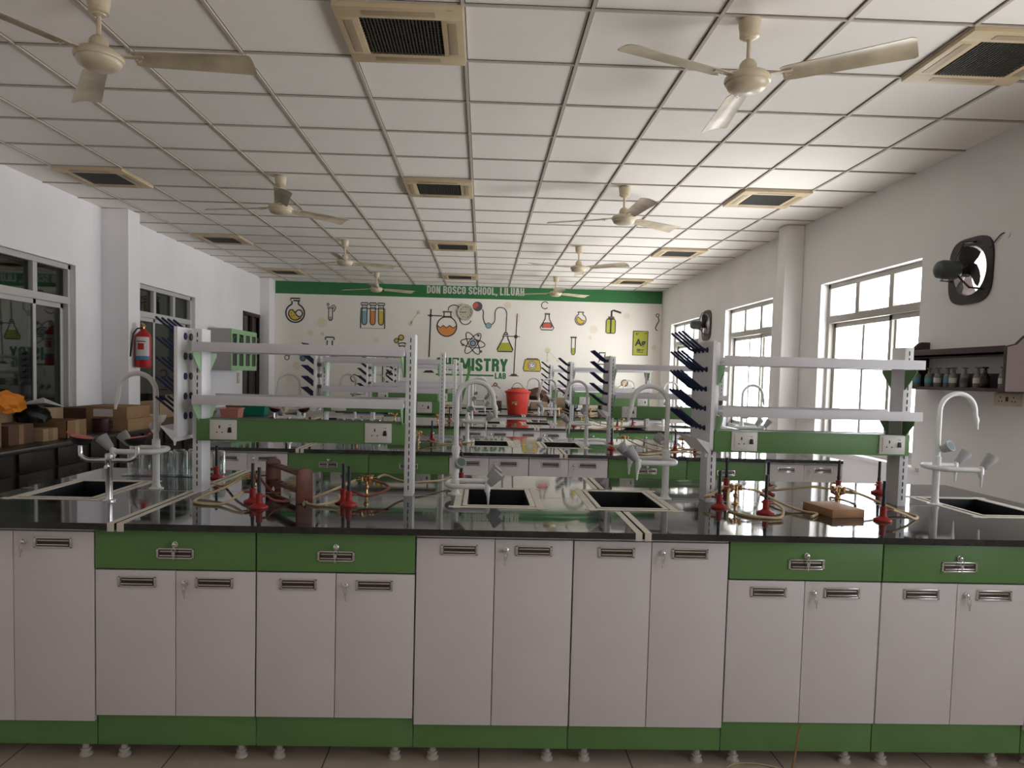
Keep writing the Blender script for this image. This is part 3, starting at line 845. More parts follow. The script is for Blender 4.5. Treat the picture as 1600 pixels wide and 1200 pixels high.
EW((-1.55, 5.93, ZT), .2, 'chrome eyewash with two bowls seen under the left shelf, second bench', 'eyewash stations')

# glass beakers, upside down
def make_beaker():
    r = MB().lathe([(.034, 0), (.036, .003), (.034, .006), (.033, .12), (.028, .128), (.0, .128), (.0, .125), (.026, .125), (.0315, .118), (.0325, .006)], 22, cap=False).build('glass_beaker', M['glass'])
    r['category'] = 'beaker'; return r
BK = Proto(make_beaker)
tr = MB().box(-.24, .18, -.10, .11, 0, .004).build('glass_plate', M['glass'], loc=(-1.66, 4.0, ZT))
tag(tr, 'clear glass sheet under the upturned beakers behind the far left sink', 'glass sheet')
bpos = [(-1.86, 3.95), (-1.79, 4.03), (-1.72, 3.96), (-1.71, 4.06), (-1.64, 3.98), (-1.58, 4.06), (-1.55, 3.95), (-1.80, 3.93), (-1.64, 4.07)]
bpos = [(-1.86, 3.96), (-1.78, 3.94), (-1.74, 4.05), (-1.69, 3.96), (-1.66, 4.055), (-1.61, 3.965), (-1.58, 4.06), (-1.525, 3.96)]
nm = ['leftmost in front', 'second in the front line', 'leftmost at the back', 'third in the front line', 'second at the back', 'fourth in the front line', 'rightmost at the back', 'fifth in the front line']
for (x, y), s in zip(bpos, nm):
    BK((x, y, ZT+.004), 0, 'upturned clear glass beaker on the nearest bench, %s' % s, 'upturned beakers by the left sink')
BK((-1.44, 4.05, ZT), 0, 'single upturned clear glass beaker beside the left shelf post', 'upturned beakers by the left sink')
for k in range(9):
    BK((-1.22+.078*(k % 5)-.02*(k//5), 6.36+.085*(k//5), ZT), 0, 'upturned glass beaker in the cluster behind the left shelf post, second bench', 'beakers on the second bench').scale = (1, 1, 1.35)

# ================================================================== CEILING: AC CASSETTES, FANS
def make_ac():
    r = empty('air_conditioner_cassette', cat='air conditioner')
    f = MB(); W, w = .302, .195
    for (a, b_, c, e) in ((-W, W, -W, -w), (-W, W, w, W), (-W, -w, -w, w), (w, W, -w, w)):
        f.box(a, b_, c, e, -.022, .004)
    f.build('panel', M['acpanel'], r, bevel=.002)
    for k in range(4):
        q = MB().box(-.17, .17, -.268, -.225, -.0245, -.021).build('air_flap', M['acslot'], r, rot=(0, 0, PI/2*k), bevel=.001)
    MB().box(-w, w, -w, w, -.006, .0).build('duct_shadow', M['dark'], r)
    s = MB()
    for k in range(22):
        x = -w+.02+(2*w-.04)*k/21; s.box(x-.0035, x+.0035, -w, w, -.020, -.008)
    for k in range(14):
        y = -w+.02+(2*w-.04)*k/13; s.box(-w, w, y-.0015, y+.0015, -.018, -.012)
    s.build('grille', M['grille'], r)
    MB().box(-.012, .012, -.30, -.292, -.0235, -.022).build('badge', M['acslot'], r, (.24, 0, 0))
    return r
AC = Proto(make_ac)
for ci, cn in ((-1, 'middle'), (4, 'right'), (-6, 'left')):
    for j, jn in ((0, 'nearest'), (5, 'second'), (10, 'third'), (15, 'farthest')):
        if ci == -6 and j == 0: continue
        AC((GX+.6*ci+.3, GY+.6*j+.3, ZC-.003), 0, 'beige square ceiling air conditioner with dark grille, %s in the %s line' % (jn, cn), 'ceiling air conditioners')
def make_fan():
    r = empty('ceiling_fan', cat='ceiling fan')
    MB().lathe([(.022, 0), (.032, -.006), (.045, -.05), (.045, -.075), (.03, -.082)][::-1]+[(.055, .0)][:0], 24).lathe([(.052, 0), (.05, -.03), (.044, -.06), (.030, -.085), (.015, -.09)], 24).build('canopy', M['fan'], r)
    MB().tube([(0, 0, -.08), (0, 0, -.21)], .0105, 12).build('downrod', M['fan'], r)
    MB().lathe([(.014, -.175), (.03, -.185), (.04, -.2), (.044, -.235), (.04, -.245)], 24).build('lower_cup', M['fan'], r)
    MB().lathe([(.035, -.238), (.085, -.245), (.105, -.262), (.108, -.275), (.104, -.285), (.098, -.288), (.098, -.293), (.088, -.312), (.06, -.325), (.0, -.328)], 32).build('motor', M['fan'], r)
    for k in range(3):
        p = MB()
        n = 8; z0 = -.272
        vs = []; tip = .60
        prof = [(.155, .042), (.17, .052), (.20, .055), (.40, .060), (.58, .067), (.685, .072), (.70, .062)]
        for x, hw in prof:
            tw = -.22
            for q in range(5):
                t = -1+q/2
                dz = .010*(1-t*t)
                vs.append((x, t*hw, z0+tw*t*hw+dz))
        nn = len(prof)
        fs = []
        for i in range(nn-1):
            for q in range(4): fs.append((i*5+q, i*5+q+1, (i+1)*5+q+1, (i+1)*5+q))
        N = len(vs)
        vs2 = vs+[(v[0], v[1], v[2]-.0035) for v in vs]
        fs2 = fs+[tuple(i+N for i in f[::-1]) for f in fs]
        edge = [q for q in range(5)]+[(i*5+4) for i in range(1, nn)]+[(nn-1)*5+q for q in (3, 2, 1, 0)]+[i*5 for i in range(nn-2, 0, -1)]
        for i in range(len(edge)):
            a, b_ = edge[i], edge[(i+1) % len(edge)]
            fs2.append((a, b_, b_+N, a+N))
        p.add(vs2, fs2)
        bl = p.build('blade', M['fanblade'], r, rot=(0, 0, 2*PI*k/3))
        q = MB().box(.085, .20, -.016, .016, -.268, -.263)
        for xx, yy in ((.175, -.01), (.175, .012), (.19, .0)): q.lathe([(.004, -.271), (.004, -.2675)], 8, T(xx, yy, -.012))
        q.build('blade_arm', M['fan'], bl)
    return r
FN = Proto(make_fan)
fans = [(-1.80, 3.50, 2, 'nearest on the left'), (1.215, 3.49, 85, 'nearest on the right'), (-1.81, 6.56, -73, 'second on the left'), (1.22, 6.54, -84, 'second on the right'),
        (-1.82, 9.62, -90, 'third on the left'), (1.215, 9.56, 82, 'third on the right'), (-1.84, 12.6, -88, 'farthest on the left'), (1.21, 12.5, -88, 'farthest on the right')]
for x, y, a, s in fans:
    FN((x, y, ZC-.003), R(a), 'cream three-blade ceiling fan, %s' % s, 'ceiling fans')

# ================================================================== MURAL WALL
mu = empty('wall_mural', (0, YF, 0), 0, 'printed science mural with green banner covering the far wall', 'mural')
MX_0, MX_1 = -3.965, XR-.004
MB().box(MX_0, MX_1, -.006, -.0005, .0, ZC-.006).build('backdrop', M['mural_bg'], mu, smooth=False)
MB().box(MX_0, MX_1, -.010, -.006, 2.965, ZC-.006).build('banner', M['banner'], mu, smooth=False)
def text(s, size, m_, x, z, y, name, sx=1, off=0, parent=None, align='LEFT', sp=1):
    cu = bpy.data.curves.new(name, 'FONT'); cu.body = s; cu.size = size; cu.offset = off; cu.extrude = .0015
    cu.align_x = align; cu.space_character = sp
    o = bpy.data.objects.new(name, cu); col.objects.link(o)
    bpy.context.view_layer.update()
    me = bpy.data.meshes.new_from_object(o.evaluated_get(bpy.context.evaluated_depsgraph_get()))
    bpy.data.objects.remove(o)
    n = bpy.data.objects.new(name, me); col.objects.link(n)
    me.materials.clear(); me.materials.append(m_)
    n.parent = parent; n.location = (x, y, z); n.rotation_euler = (PI/2, 0, 0); n.scale = (sx, 1, 1)
    return n
def fit_text(s, x0, x1, zb, cap, m_, name, off=0, parent=mu, y=-.0125, sp=1):
    n = text(s, cap/.70, m_, x0, zb, y, name, 1, off, parent, sp=sp)
    xs = [v.co.x for v in n.data.vertices]; w = max(xs)-min(xs)
    n.scale[0] = (x1-x0)/w; n.location[0] = x0-min(xs)*n.scale[0]
    return n
MB().box(-.90, .21, -.0095, -.0062, 1.490, 1.520).build('mural_underline', M['inkgreen'], mu)

S = .01235
LAY = [0]
class D:
    """drawing on the mural; local units, +x right, +y down, scaled by S"""
    def __init__(s, cx, cz, k=1.0): s.cx, s.cz, s.k = cx, cz, k*S; s.parts = {}
        
    def P(s, x, y): return (s.cx+x*s.k, s.cz-y*s.k)
    def mb(s, c, lv):
        return s.parts.setdefault((c, lv), MB())
    def poly(s, pts, c, lv=0):
        q = [s.P(*p) for p in pts]; s.mb(c, lv).prism(q, 'y', -.0085-.0008*lv, -.006); return s
    def circ(s, x, y, r, c, lv=0, n=24):
        return s.poly([(x+r*math.cos(2*PI*i/n), y+r*math.sin(2*PI*i/n)) for i in range(n)], c, lv)
    def line(s, pts, w=1.3, c='ink', lv=2, closed=False):
        m_ = s.mb(c, lv); pts = list(pts); w = w*1.3 if w*s.k > .004 else w
        N = len(pts); y1 = -.0085-.0008*lv
        L = []; Rr = []
        for i in range(N):
            if closed: a, b_ = pts[i-1], pts[(i+1) % N]
            else: a, b_ = pts[max(i-1, 0)], pts[min(i+1, N-1)]
            dx, dy = b_[0]-a[0], b_[1]-a[1]; l = math.hypot(dx, dy) or 1
            nx, ny = -dy/l*w/2, dx/l*w/2
            L.append(s.P(pts[i][0]+nx, pts[i][1]+ny)); Rr.append(s.P(pts[i][0]-nx, pts[i][1]-ny))
        vs = []
        for i in range(N): vs += [(L[i][0], y1, L[i][1]), (Rr[i][0], y1, Rr[i][1])]
        fs = [(2*i, 2*i+1, 2*i+3, 2*i+2) for i in range(N-1)]
        if closed: fs.append((2*N-2, 2*N-1, 1, 0))
        m_.add(vs, fs); return s
    def ring(s, x, y, r, w=1.3, c='ink', lv=2, a0=0, a1=360, ry=None, rot=0, n=28):
        ry = ry or r; full = (a1-a0) >= 360
        pts = []
        for i in range(n if full else n+1):
            a = R(a0+(a1-a0)*i/n); px, py = r*math.cos(a), ry*math.sin(a)
            pts.append((x+px*math.cos(rot)-py*math.sin(rot), y+px*math.sin(rot)+py*math.cos(rot)))
        return s.line(pts, w, c, lv, full)
    def done(s, name):
        for (c, lv), m_ in s.parts.items(): m_.build(name, M[c], mu, smooth=False)
# heavy condensed block capitals, each glyph a set of thick strokes in a 1 x 2 box
GA, GB, GT, GM = .19, .81, 1.81, .19
GLYPH = {
 'C': (1, [[(GB, 1.25), (GB, 1.6), (.65, GT), (.35, GT), (GA, 1.6), (GA, .4), (.35, GM), (.65, GM), (GB, .4), (GB, .75)]]),
 'H': (1, [[(GA, 0), (GA, 2)], [(GB, 0), (GB, 2)], [(GA, 1), (GB, 1)]]),
 'E': (.95, [[(GA, 0), (GA, 2)], [(GA, GT), (.92, GT)], [(GA, 1), (.85, 1)], [(GA, GM), (.92, GM)]]),
 'M': (1.42, [[(GA, 0), (GA, 2)], [(1.23, 0), (1.23, 2)], [(GA, 1.9), (.71, .35)], [(1.23, 1.9), (.71, .35)]]),
 'I': (.38, [[(GA, 0), (GA, 2)]]),
 'S': (1, [[(GB, 1.4), (GB, 1.6), (.65, GT), (.35, GT), (GA, 1.6), (GA, 1.32), (.35, 1.12), (.65, .9), (GB, .7), (GB, .4), (.65, GM), (.35, GM), (GA, .4), (GA, .62)]]),
 'T': (1, [[(.5, 0), (.5, 2)], [(0, GT), (1, GT)]]),
 'R': (1, [[(GA, 0), (GA, 2)], [(GA, GT), (.6, GT), (GB, 1.62), (GB, 1.25), (.6, 1.02), (GA, 1.02)], [(.5, 1.02), (.74, .9), (GB, .7), (GB, 0)]]),
 'Y': (1.05, [[(.52, 0), (.52, .95)], [(.14, 2), (.52, .85)], [(.9, 2), (.52, .85)]]),
 'L': (.9, [[(GA, 0), (GA, 2)], [(GA, GM), (.88, GM)]]),
 'A': (1.05, [[(.16, 0), (.45, 2)], [(.89, 0), (.60, 2)], [(.25, .5), (.8, .5)]]),
 'B': (1, [[(GA, 0), (GA, 2)], [(GA, GT), (.6, GT), (GB, 1.6), (GB, 1.28), (.6, 1.04), (GA, 1.04)], [(.55, 1.04), (GB, .8), (GB, .4), (.6, GM), (GA, GM)]]),
 'D': (1, [[(GA, 0), (GA, 2)], [(GA, GT), (.55, GT), (GB, 1.55), (GB, .45), (.55, GM), (GA, GM)]]),
 'O': (1, [[(GA, 1), (GA, 1.55), (.35, GT), (.65, GT), (GB, 1.55), (GB, .45), (.65, GM), (.35, GM), (GA, .45), (GA, 1.02)]]),
 'N': (1.05, [[(GA, 0), (GA, 2)], [(.86, 0), (.86, 2)], [(.22, 1.95), (.83, .05)]]),
 'U': (1, [[(GA, 2), (GA, .45), (.35, GM), (.65, GM), (GB, .45), (GB, 2)]]),
 ',': (.35, [[(.2, .3), (.08, -.25)]]), ' ': (.5, [])}
def blocktext(txt, x0, x1, zb, h, c, name, y, w=.36):
    tot = sum(GLYPH[ch][0] for ch in txt)+.17*(len(txt)-1)
    kx = (x1-x0)/tot; kz = h/2; px = 0
    words = txt.split(' ')
    for wi, word in enumerate(words):
        m_ = MB()
        for li, ch in enumerate(word):
            gw, strokes = GLYPH[ch]
            for si, st in enumerate(strokes):
                N = len(st); L = []; Rr = []
                for i in range(N):
                    a = st[max(i-1, 0)]; b_ = st[min(i+1, N-1)]
                    dx, dy = b_[0]-a[0], b_[1]-a[1]; l = math.hypot(dx, dy) or 1
                    ww = w*(1.06 if 0 < i < N-1 else 1)/2
                    nx, ny = -dy/l*ww, dx/l*ww
                    L.append((st[i][0]+nx, st[i][1]+ny)); Rr.append((st[i][0]-nx, st[i][1]-ny))
                yy = y-.00015*si; vs = []
                for i in range(N):
                    for q_ in (L[i], Rr[i]): vs.append((x0+(px+q_[0])*kx, yy, zb+q_[1]*kz))
                m_.add(vs, [(2*i, 2*i+1, 2*i+3, 2*i+2) for i in range(N-1)])
            px += gw+.17
        px += GLYPH[' '][0]
        m_.build(name, c, mu, smooth=False)
blocktext('DON BOSCO SCHOOL, LILUAH', -1.10, .80, 3.045, .145, M['letter'], 'banner_lettering', -.0112)
blocktext('CHEMISTRY', -.90, .475, 1.585, .245, M['inkgreen'], 'mural_lettering', -.0075, .40)
blocktext('LAB', .235, .45, 1.445, .115, M['inkgreen'], 'mural_lettering', -.0075, .38)
# 1 round flask with yellow swirl
d = D(-3.59, 2.60)
d.ring(0, 0, 14.2, 1.7, a0=-68, a1=248); d.line([(-5, -13), (-5, -18.5)], 1.7); d.line([(5, -13), (5, -18.5)], 1.7)
d.line([(-7, -19), (-7, -22.5), (7, -22.5), (7, -19), (-3, -19)], 1.7)
bl = [(-10, -1), (-8, -4.6), (-4, -5), (-1, -2), (2, 3), (6, 5.4), (10, 4), (8, 7.5), (3, 10.5), (-2, 10.8), (-7, 8), (-10, 3)]
d.poly(bl, 'pyellow', 1).line(bl, 1.4, closed=True); d.ring(6, .3, 5.2, 1.4, a0=-170, a1=60)
for x, y in ((-6, 0), (-2, 4), (-5, 5)): d.circ(x, y, .8, 'ink', 3, 8)
d.done('flask_drawing')
# 2 small test tube
d = D(-2.92, 2.62)
d.line([(-3, -8), (-3, 9), (-1.5, 11.5), (1.5, 11.5), (3, 9), (3, -8)], .9); d.line([(-5, -9), (5, -9), (5, -7), (-5, -7)], .8, closed=True)
d.line([(-1.2, 6), (-1.2, 10), (1.2, 10), (1.2, 6)], .8, closed=True); d.ring(-4, -13, 1.6, .8); d.line([(1, -11), (5, -12.5), (8, -9), (6, -4), (4.5, -2)], .9)
d.done('test_tube_drawing')
# 3 three coloured tubes
d = D(-2.12, 2.56)
for i, c in enumerate(('pblue', 'porange', 'pyellow')):
    x = -12.8+12.8*i
    pts = [(x-3.6, -10), (x-3.6, 6)]+[(x+3.6*math.cos(a), 7+4.4*math.sin(a)) for a in [PI-PI*k/8 for k in range(9)]]+[(x+3.6, -10)]
    d.poly(pts, c, 1).line([(x-3.9, -15), (x-3.9, 6)]+[(x+3.9*math.cos(a), 7+4.8*math.sin(a)) for a in [PI-PI*k/8 for k in range(9)]]+[(x+3.9, -15)], 1)
    d.line([(x-5, -22), (x+5, -22), (x+5.4, -20), (x+4.6, -18.4), (x-4.6, -18.4), (x-5.4, -20)], 1.2, closed=True)
    d.line([(x-3, -18), (x-4.4, -15), (x+4.4, -15), (x+3, -18)], 1)
d.line([(-18.5, 17), (-18.5, -13), (18.5, -13), (18.5, 17)], 1.2); d.line([(-18.5, 17), (18.5, 17)], .4)
d.done('tube_rack_drawing')
# 4 stand with orange flask, tubing, molecule, stand with lime flask
d = D(-.71, 2.46)
X0 = 696.5; Y0 = 507
def q(x, y): return (x/8+640-X0, y/8+450-Y0)
d.line([q(255, 270), q(242, 862)], 1.5); d.line([q(215, 350), q(395, 352)], 1.2); d.circ(*q(252, 350), 3.2, 'ink', 3, 4)
d.poly([q(165, 1058), q(205, 1028), q(285, 1028), q(312, 1058)], 'ink', 2)
d.ring(*q(455, 480), 15.2, 1.3)
pts = [(q(455, 480)[0]+14.8*math.cos(R(a)), q(455, 480)[1]+14.8*math.sin(R(a))) for a in range(0, 181, 12)]
d.poly(pts+[q(375, 495), q(412, 468), q(450, 495), q(490, 468), q(530, 495)], 'porange', 1)
d.line([q(340, 470), q(375, 497), q(412, 466), q(450, 497), q(490, 466), q(535, 497), q(570, 470)], 1.1)
d.poly([q(400, 290), q(515, 290), q(515, 308), q(400, 308)], 'pgrey', 1); d.poly([q(398, 350), q(518, 350), q(518, 372), q(398, 372)], 'pgrey', 1)
d.line([q(418, 308), q(418, 350)], 1.2); d.line([q(500, 308), q(500, 350)], 1.2)
d.line(spline([(*q(x, y), 0) for x, y in ((468, 285), (475, 245), (520, 215), (575, 220), (610, 265), (606, 330), (612, 390), (640, 435), (690, 450), (735, 430), (752, 400))], 4) and
       [(v.x, v.y) for v in spline([(*q(x, y), 0) for x, y in ((468, 285), (475, 245), (520, 215), (575, 220), (610, 265), (606, 330), (612, 390), (640, 435), (690, 450), (735, 430), (752, 400))], 4)], 1)
d.circ(*q(830, 222), 7.5, 'pgrey', 1); d.poly([q(775, 215), q(800, 180), q(830, 180), q(840, 215), q(800, 250), q(780, 240)], 'pred', 2)
cv = [(v.x, v.y) for v in spline([(*q(x, y), 0) for x, y in ((890, 255), (905, 290), (905, 370), (935, 440), (975, 455), (1020, 435), (1048, 390), (1050, 290), (1075, 240), (1120, 228), (1170, 245), (1195, 300), (1192, 400), (1190, 535))], 5)]
d.line(cv, 1); d.circ(*q(972, 455), 4.3, 'pblue', 3); d.ring(*q(972, 455), 4.3, .5, lv=4)
# atom
cx, cy = q(783, 680)
d.circ(cx, cy, 4.2, 'pblue', 1); d.ring(cx, cy, 4.2, 1.2)
for rr in (.28, -.95, .95+.1): d.ring(cx, cy, 19, 1, ry=6.5, rot=rr if rr != .28 else .12, lv=2)
for x, y in ((848, 580), (660, 700), (885, 778)): d.circ(*q(x, y), 2, 'pgrey', 3); 
d.poly([q(810, 635), q(875, 640), q(850, 680)], 'pgrey', 1)
# lime erlenmeyer + stand
d.poly([q(1128, 662), q(1240, 662), q(1280, 745), q(1272, 770), q(1098, 770), q(1085, 745)], 'plime', 1)
d.line([q(1165, 580), q(1155, 612), q(1085, 745), q(1095, 772), q(1272, 772), q(1282, 745), q(1218, 612), q(1212, 580)], 1.3)
d.line([q(1145, 578), q(1365, 582)], 1); d.line([q(1170, 560), q(1172, 538), q(1205, 538), q(1208, 560)], 1.3); d.line([q(1155, 560), q(1222, 560)], 1.2)
d.circ(*q(1315, 582), 3, 'ink', 3, 8); d.line([q(1325, 298), q(1300, 1072)], 1.1)
d.poly([q(1228, 1076), q(1262, 1062), q(1270, 1046), q(1335, 1046), q(1342, 1062), q(1372, 1076)], 'pgrey', 2)
d.done('apparatus_drawing')
# red erlenmeyer with hook
d = D(1.20, 2.60); q = lambda x, y: (x/4+700-854, y/4+420-505+.0)
d.ring(*q(605, 250), 5.4, 1, a0=40, a1=330)
d.poly([q(603, 360), q(641, 360), q(653, 380), q(648, 390), q(592, 390), q(588, 380)], 'pred', 1)
d.line([q(605, 300), q(638, 300), q(638, 306), q(605, 306)], .9, closed=True); d.line([q(611, 308), q(608, 335), q(578, 390), q(588, 402), q(655, 402), q(664, 390), q(635, 335), q(632, 308)], 1.1)
d.line([q(598, 388), q(590, 380), q(603, 358), q(640, 358), q(652, 380), q(646, 390)], .8)
d.done('flask_drawing')
# small yellow round flask
d = D(1.86, 2.66); d.ring(0, 3, 8.5, .9, a0=-65, a1=245); d.line([(-3.4, -4), (-3.4, -8)], .9); d.line([(3.4, -4), (3.4, -8)], .9); d.line([(-5, -8.6), (5, -8.6)], 1)
bl = [(-6.5, 1), (-4.5, -1.5), (-1, 1), (2.5, 4), (6.5, 4), (4, 9), (-1, 10), (-5.5, 7)]; d.poly(bl, 'pyellow', 1).line(bl, .9, closed=True); d.done('flask_drawing')
# wash bottle
d = D(2.455, 2.60); q = lambda x, y: (x/4+700-955.5, y/4+420-503.5)
d.poly([q(992, 318), q(1046, 318), q(1048, 405), q(990, 405)], 'plime', 1); d.poly([q(1014, 318), q(1024, 318), q(1024, 403), q(1014, 403)], 'ink', 2)
d.line([q(996, 318), q(990, 330), q(990, 400), q(998, 406), q(1042, 406), q(1048, 400), q(1048, 330), q(1042, 318)], 1.1, closed=True)
d.poly([q(1002, 302), q(1040, 302), q(1040, 318), q(1002, 318)], 'pgrey', 2); d.line([q(1022, 302), q(1022, 268), q(1035, 264), q(1082, 278)], 2.2); d.done('wash_bottle_drawing')
# silver tile
d = D(3.03, 2.21); d.poly([(-11.5, -18), (11.5, -18), (11.5, 19.5), (-11.5, 19.5)], 'plime', 1); d.line([(-11.5, -18), (11.5, -18), (11.5, 19.5), (-11.5, 19.5), (-11.5, -18)], 1.1); d.done('element_tile_drawing')
def tx(s, x, z, h, c='ink', off=0, sx=1, al='CENTER', y=-.0125): text(s, h/.7, M[c], x, z, y, 'element_lettering', sx, off, mu, al)
tx('47', 2.965, 2.355, .045, off=.001); tx('Ag', 3.03, 2.155, .125, 'ink', .006); tx('Silver', 3.03, 2.052, .042, off=.002)
D(3.03, 2.03).line([(-5, 0), (5, 0)], .8).done('element_tile_drawing'); D(3.13, 2.39).line([(-1.5, 0), (1.5, 0)], .8).done('element_tile_drawing')
# aluminium tile (left, behind shelves) and a second tile
d = D(-1.78, 1.52)
d.line([(-9, -14), (7, -14), (9, -12), (9, 16), (-11, 16), (-11, -12), (-9, -14)], 1.2); d.line([(12, -14), (30, -14), (30, 16), (12, 16), (12, -14)], 1.2); d.line([(-7, -9), (-2, -9)], 1.2); d.done('element_tile_drawing')
tx('Al', -1.80, 1.47, .09, off=.004)
# lime test tube
d = D(1.735, 2.10); d.poly([(-2.6, 2), (2.6, 2), (2.6, 9), (0, 12), (-2.6, 9)], 'plime', 1); d.line([(-3, -14), (-3, 9), (-1.5, 12.5), (1.5, 12.5), (3, 9), (3, -14)], 1); d.line([(-5, -14.5), (5, -14.5)], 1.6); d.done('test_tube_drawing')
# yellow scale
d = D(.95, 1.72); d.poly([(-11, -9), (11, -9), (14, 5), (12.5, 9), (-12.5, 9), (-14, 5)], 'pyellow', 1); d.line([(-11, -9), (11, -9), (14, 5), (12.5, 9), (-12.5, 9), (-14, 5)], .9, closed=True)
d.circ(0, 0, 6.2, 'mural_bg', 3); d.ring(0, 0, 6.2, .7, lv=4); d.ring(0, 0, 4, .8, lv=4); d.line([(0, 0), (2, -2.4)], .8, lv=4); d.line([(-9, -10.5), (9, -10.5)], 1); d.done('scale_drawing')
# blue molecule
d = D(-3.59, 1.90)
for x, y in ((-15.5, 0), (-11, 12), (12, 12)): d.line([(0, 0), (x, y)], .9, lv=1)
d.circ(0, 0, 6.4, 'pblue2', 2).ring(0, 0, 6.4, .9, lv=3)
d.circ(-16.5, 0, 3.6, 'mural_bg', 2).ring(-16.5, 0, 3.8, .9, lv=3); d.circ(-12, 12, 3.4, 'mural_bg', 2).ring(-12, 12, 3.4, .9, lv=3); d.circ(12.5, 12.5, 4, 'pblue2', 2).ring(12.5, 12.5, 4, .9, lv=3); d.done('molecule_drawing')
# beaker outlines left lower
d = D(-2.93, 1.95); d.line([(-6, -13), (-7, -15), (-6, -17), (6, -17), (7, -15), (6, -13)], 1.5); d.line([(-4, -12), (-4, 0), (-12, 12), (12, 12), (4, 0), (4, -12)], 1.3); d.done('flask_drawing')
d = D(-2.38, 1.28); d.ring(-6, -9, 5.5, 1.1, a0=60, a1=330); d.line([(-5, 4), (-12, 16), (12, 16), (5, 4)], 1.3); d.done('flask_drawing')
# yellow bubbles flask
d = D(-1.55, 2.14); d.circ(-2, -4, 4, 'pyellow', 1).ring(-2, -4, 4, 1.1); d.circ(-9, 1, 3.2, 'pyellow', 1).ring(-9, 1, 3.2, 1.1); d.line([(-6, 5), (3, 4), (5, 9), (-5, 9), (-6, 5)], 1.3); d.line([(3, 4), (8, 6), (8, 14)], 1.2)
d.line([(-4, 9), (-4, 14), (-12, 24), (-12, 32), (10, 32), (10, 24), (3, 14), (3, 9)], 1.3); d.poly([(-10, 25), (9, 25), (9, 30), (-10, 30)], 'pyellow', 1); d.done('flask_drawing')
# orange molecule left of bucket, peach molecules right
d = D(.25, 1.15); 
ps = [(0, -15), (-9, -10), (-9, 0), (0, 5)]
d.line([(0, -15), (-9, -10), (-9, 0), (0, 5)], .8, lv=1); d.line([(0, -15), (8, -9)], .8, lv=1)
for p in ps: d.circ(*p, 2.6, 'ppeach', 2).ring(*p, 2.6, .8, lv=3)
d.done('molecule_drawing')
d = D(2.75, 1.35)
for x, y, r_ in ((-15, 4, 4.6), (0, -6, 5), (14, 6, 4.4)): d.circ(x, y, r_, 'ppeach', 2).ring(x, y, r_, 1, lv=3, c='pyellow' if x < 0 else 'ink')
d.line([(-15, 4), (0, -6), (14, 6)], .7, lv=1); d.circ(8, -1, 3.4, 'palepeach', 2); d.done('molecule_drawing')
d = D(3.36, 2.62); d.ring(-1, -10, 2.4, .9); d.line([(0, -7), (1.5, -2), (-1.5, 4), (-4, 10), (-1, 14)], 1.2); d.done('molecule_drawing')
d = D(2.30, 1.90); d.line([(-5, -8), (5, -8), (4, -4), (4, 4), (8, 10), (-8, 10), (-4, 4), (-4, -4), (-5, -8)], 1.3); d.done('flask_drawing')
# pale bubbles
d = D(0, 0, 1/S)
for x, z, r_, c in ((-3.08, 2.44, .085, 'palegreen'), (-3.30, 2.23, .055, 'palegreen'), (-3.07, 2.22, .035, 'palegreen'), (-1.40, 2.46, .05, 'palegreen'), (-1.25, 2.68, .04, 'palegreen'),
                  (-3.55, 1.60, .075, 'palepeach'), (-3.68, 1.35, .055, 'palepeach'), (-2.05, 2.12, .055, 'palepeach'), (.45, 2.86, .07, 'palepeach'), (.65, 2.66, .05, 'palepeach'), (.66, 2.58, .03, 'palepeach'),
                  (2.12, 2.44, .075, 'palepeach'), (2.05, 2.28, .035, 'palepeach'), (2.75, 2.72, .06, 'palepeach'), (3.30, 2.12, .05, 'palegreen'), (1.24, 2.02, .055, 'palegreen'), (1.24, 1.82, .03, 'palegreen'), (1.45, 1.82, .03, 'palegreen')):
    d.circ(x, -z, r_, c, 0)
d.line([(1.24, -2.0), (1.24, -1.84)], .012, 'palegreen', 0); d.line([(1.28, -1.98), (1.43, -1.84)], .012, 'palegreen', 0); d.line([(-1.40, -2.46), (-1.25, -2.68)], .012, 'palegreen', 0)
d.done('pale_bubbles')
# green leaning strip beside CHEMISTRY is a loose board leaning over the far bench
sp = MB().box(-.022, .022, -.006, .006, 0, .74).build('leaning_strip', M['green'], loc=(-.37, 11.6, ZT), rot=(R(0), R(14), 0))
tag(sp, 'narrow green board strip leaning upright on the farthest bench', 'board strip')

# wall clock
ck = empty('wall_clock', (-.355, YF-.012, 2.70), 0, 'round cream wall clock hanging over the mural, hands near quarter to nine', 'clock')
MB().lathe([(.145, 0), (.155, .01), (.155, .035), (.145, .042), (.135, .038)], 40, Rm('X', PI/2)).build('rim', M['clockrim'], ck)
MB().lathe([(.136, .03), (.136, .037)], 40, Rm('X', PI/2)).build('dial', M['clock'], ck)
for k in range(12):
    a = PI/2-2*PI*(k+1)/12
    text(str(k+1), .042, M['ink'], .105*math.cos(a), .105*math.sin(a)-.014, -.0378, 'numeral', 1, .001, ck, 'CENTER')
for a, l, w in ((R(178), .105, .004), (R(183), .072, .006)):
    MB().box(-.015, l, -.041, -.0395, -w, w).build('hand', M['ink'], ck, rot=(0, -a, 0))

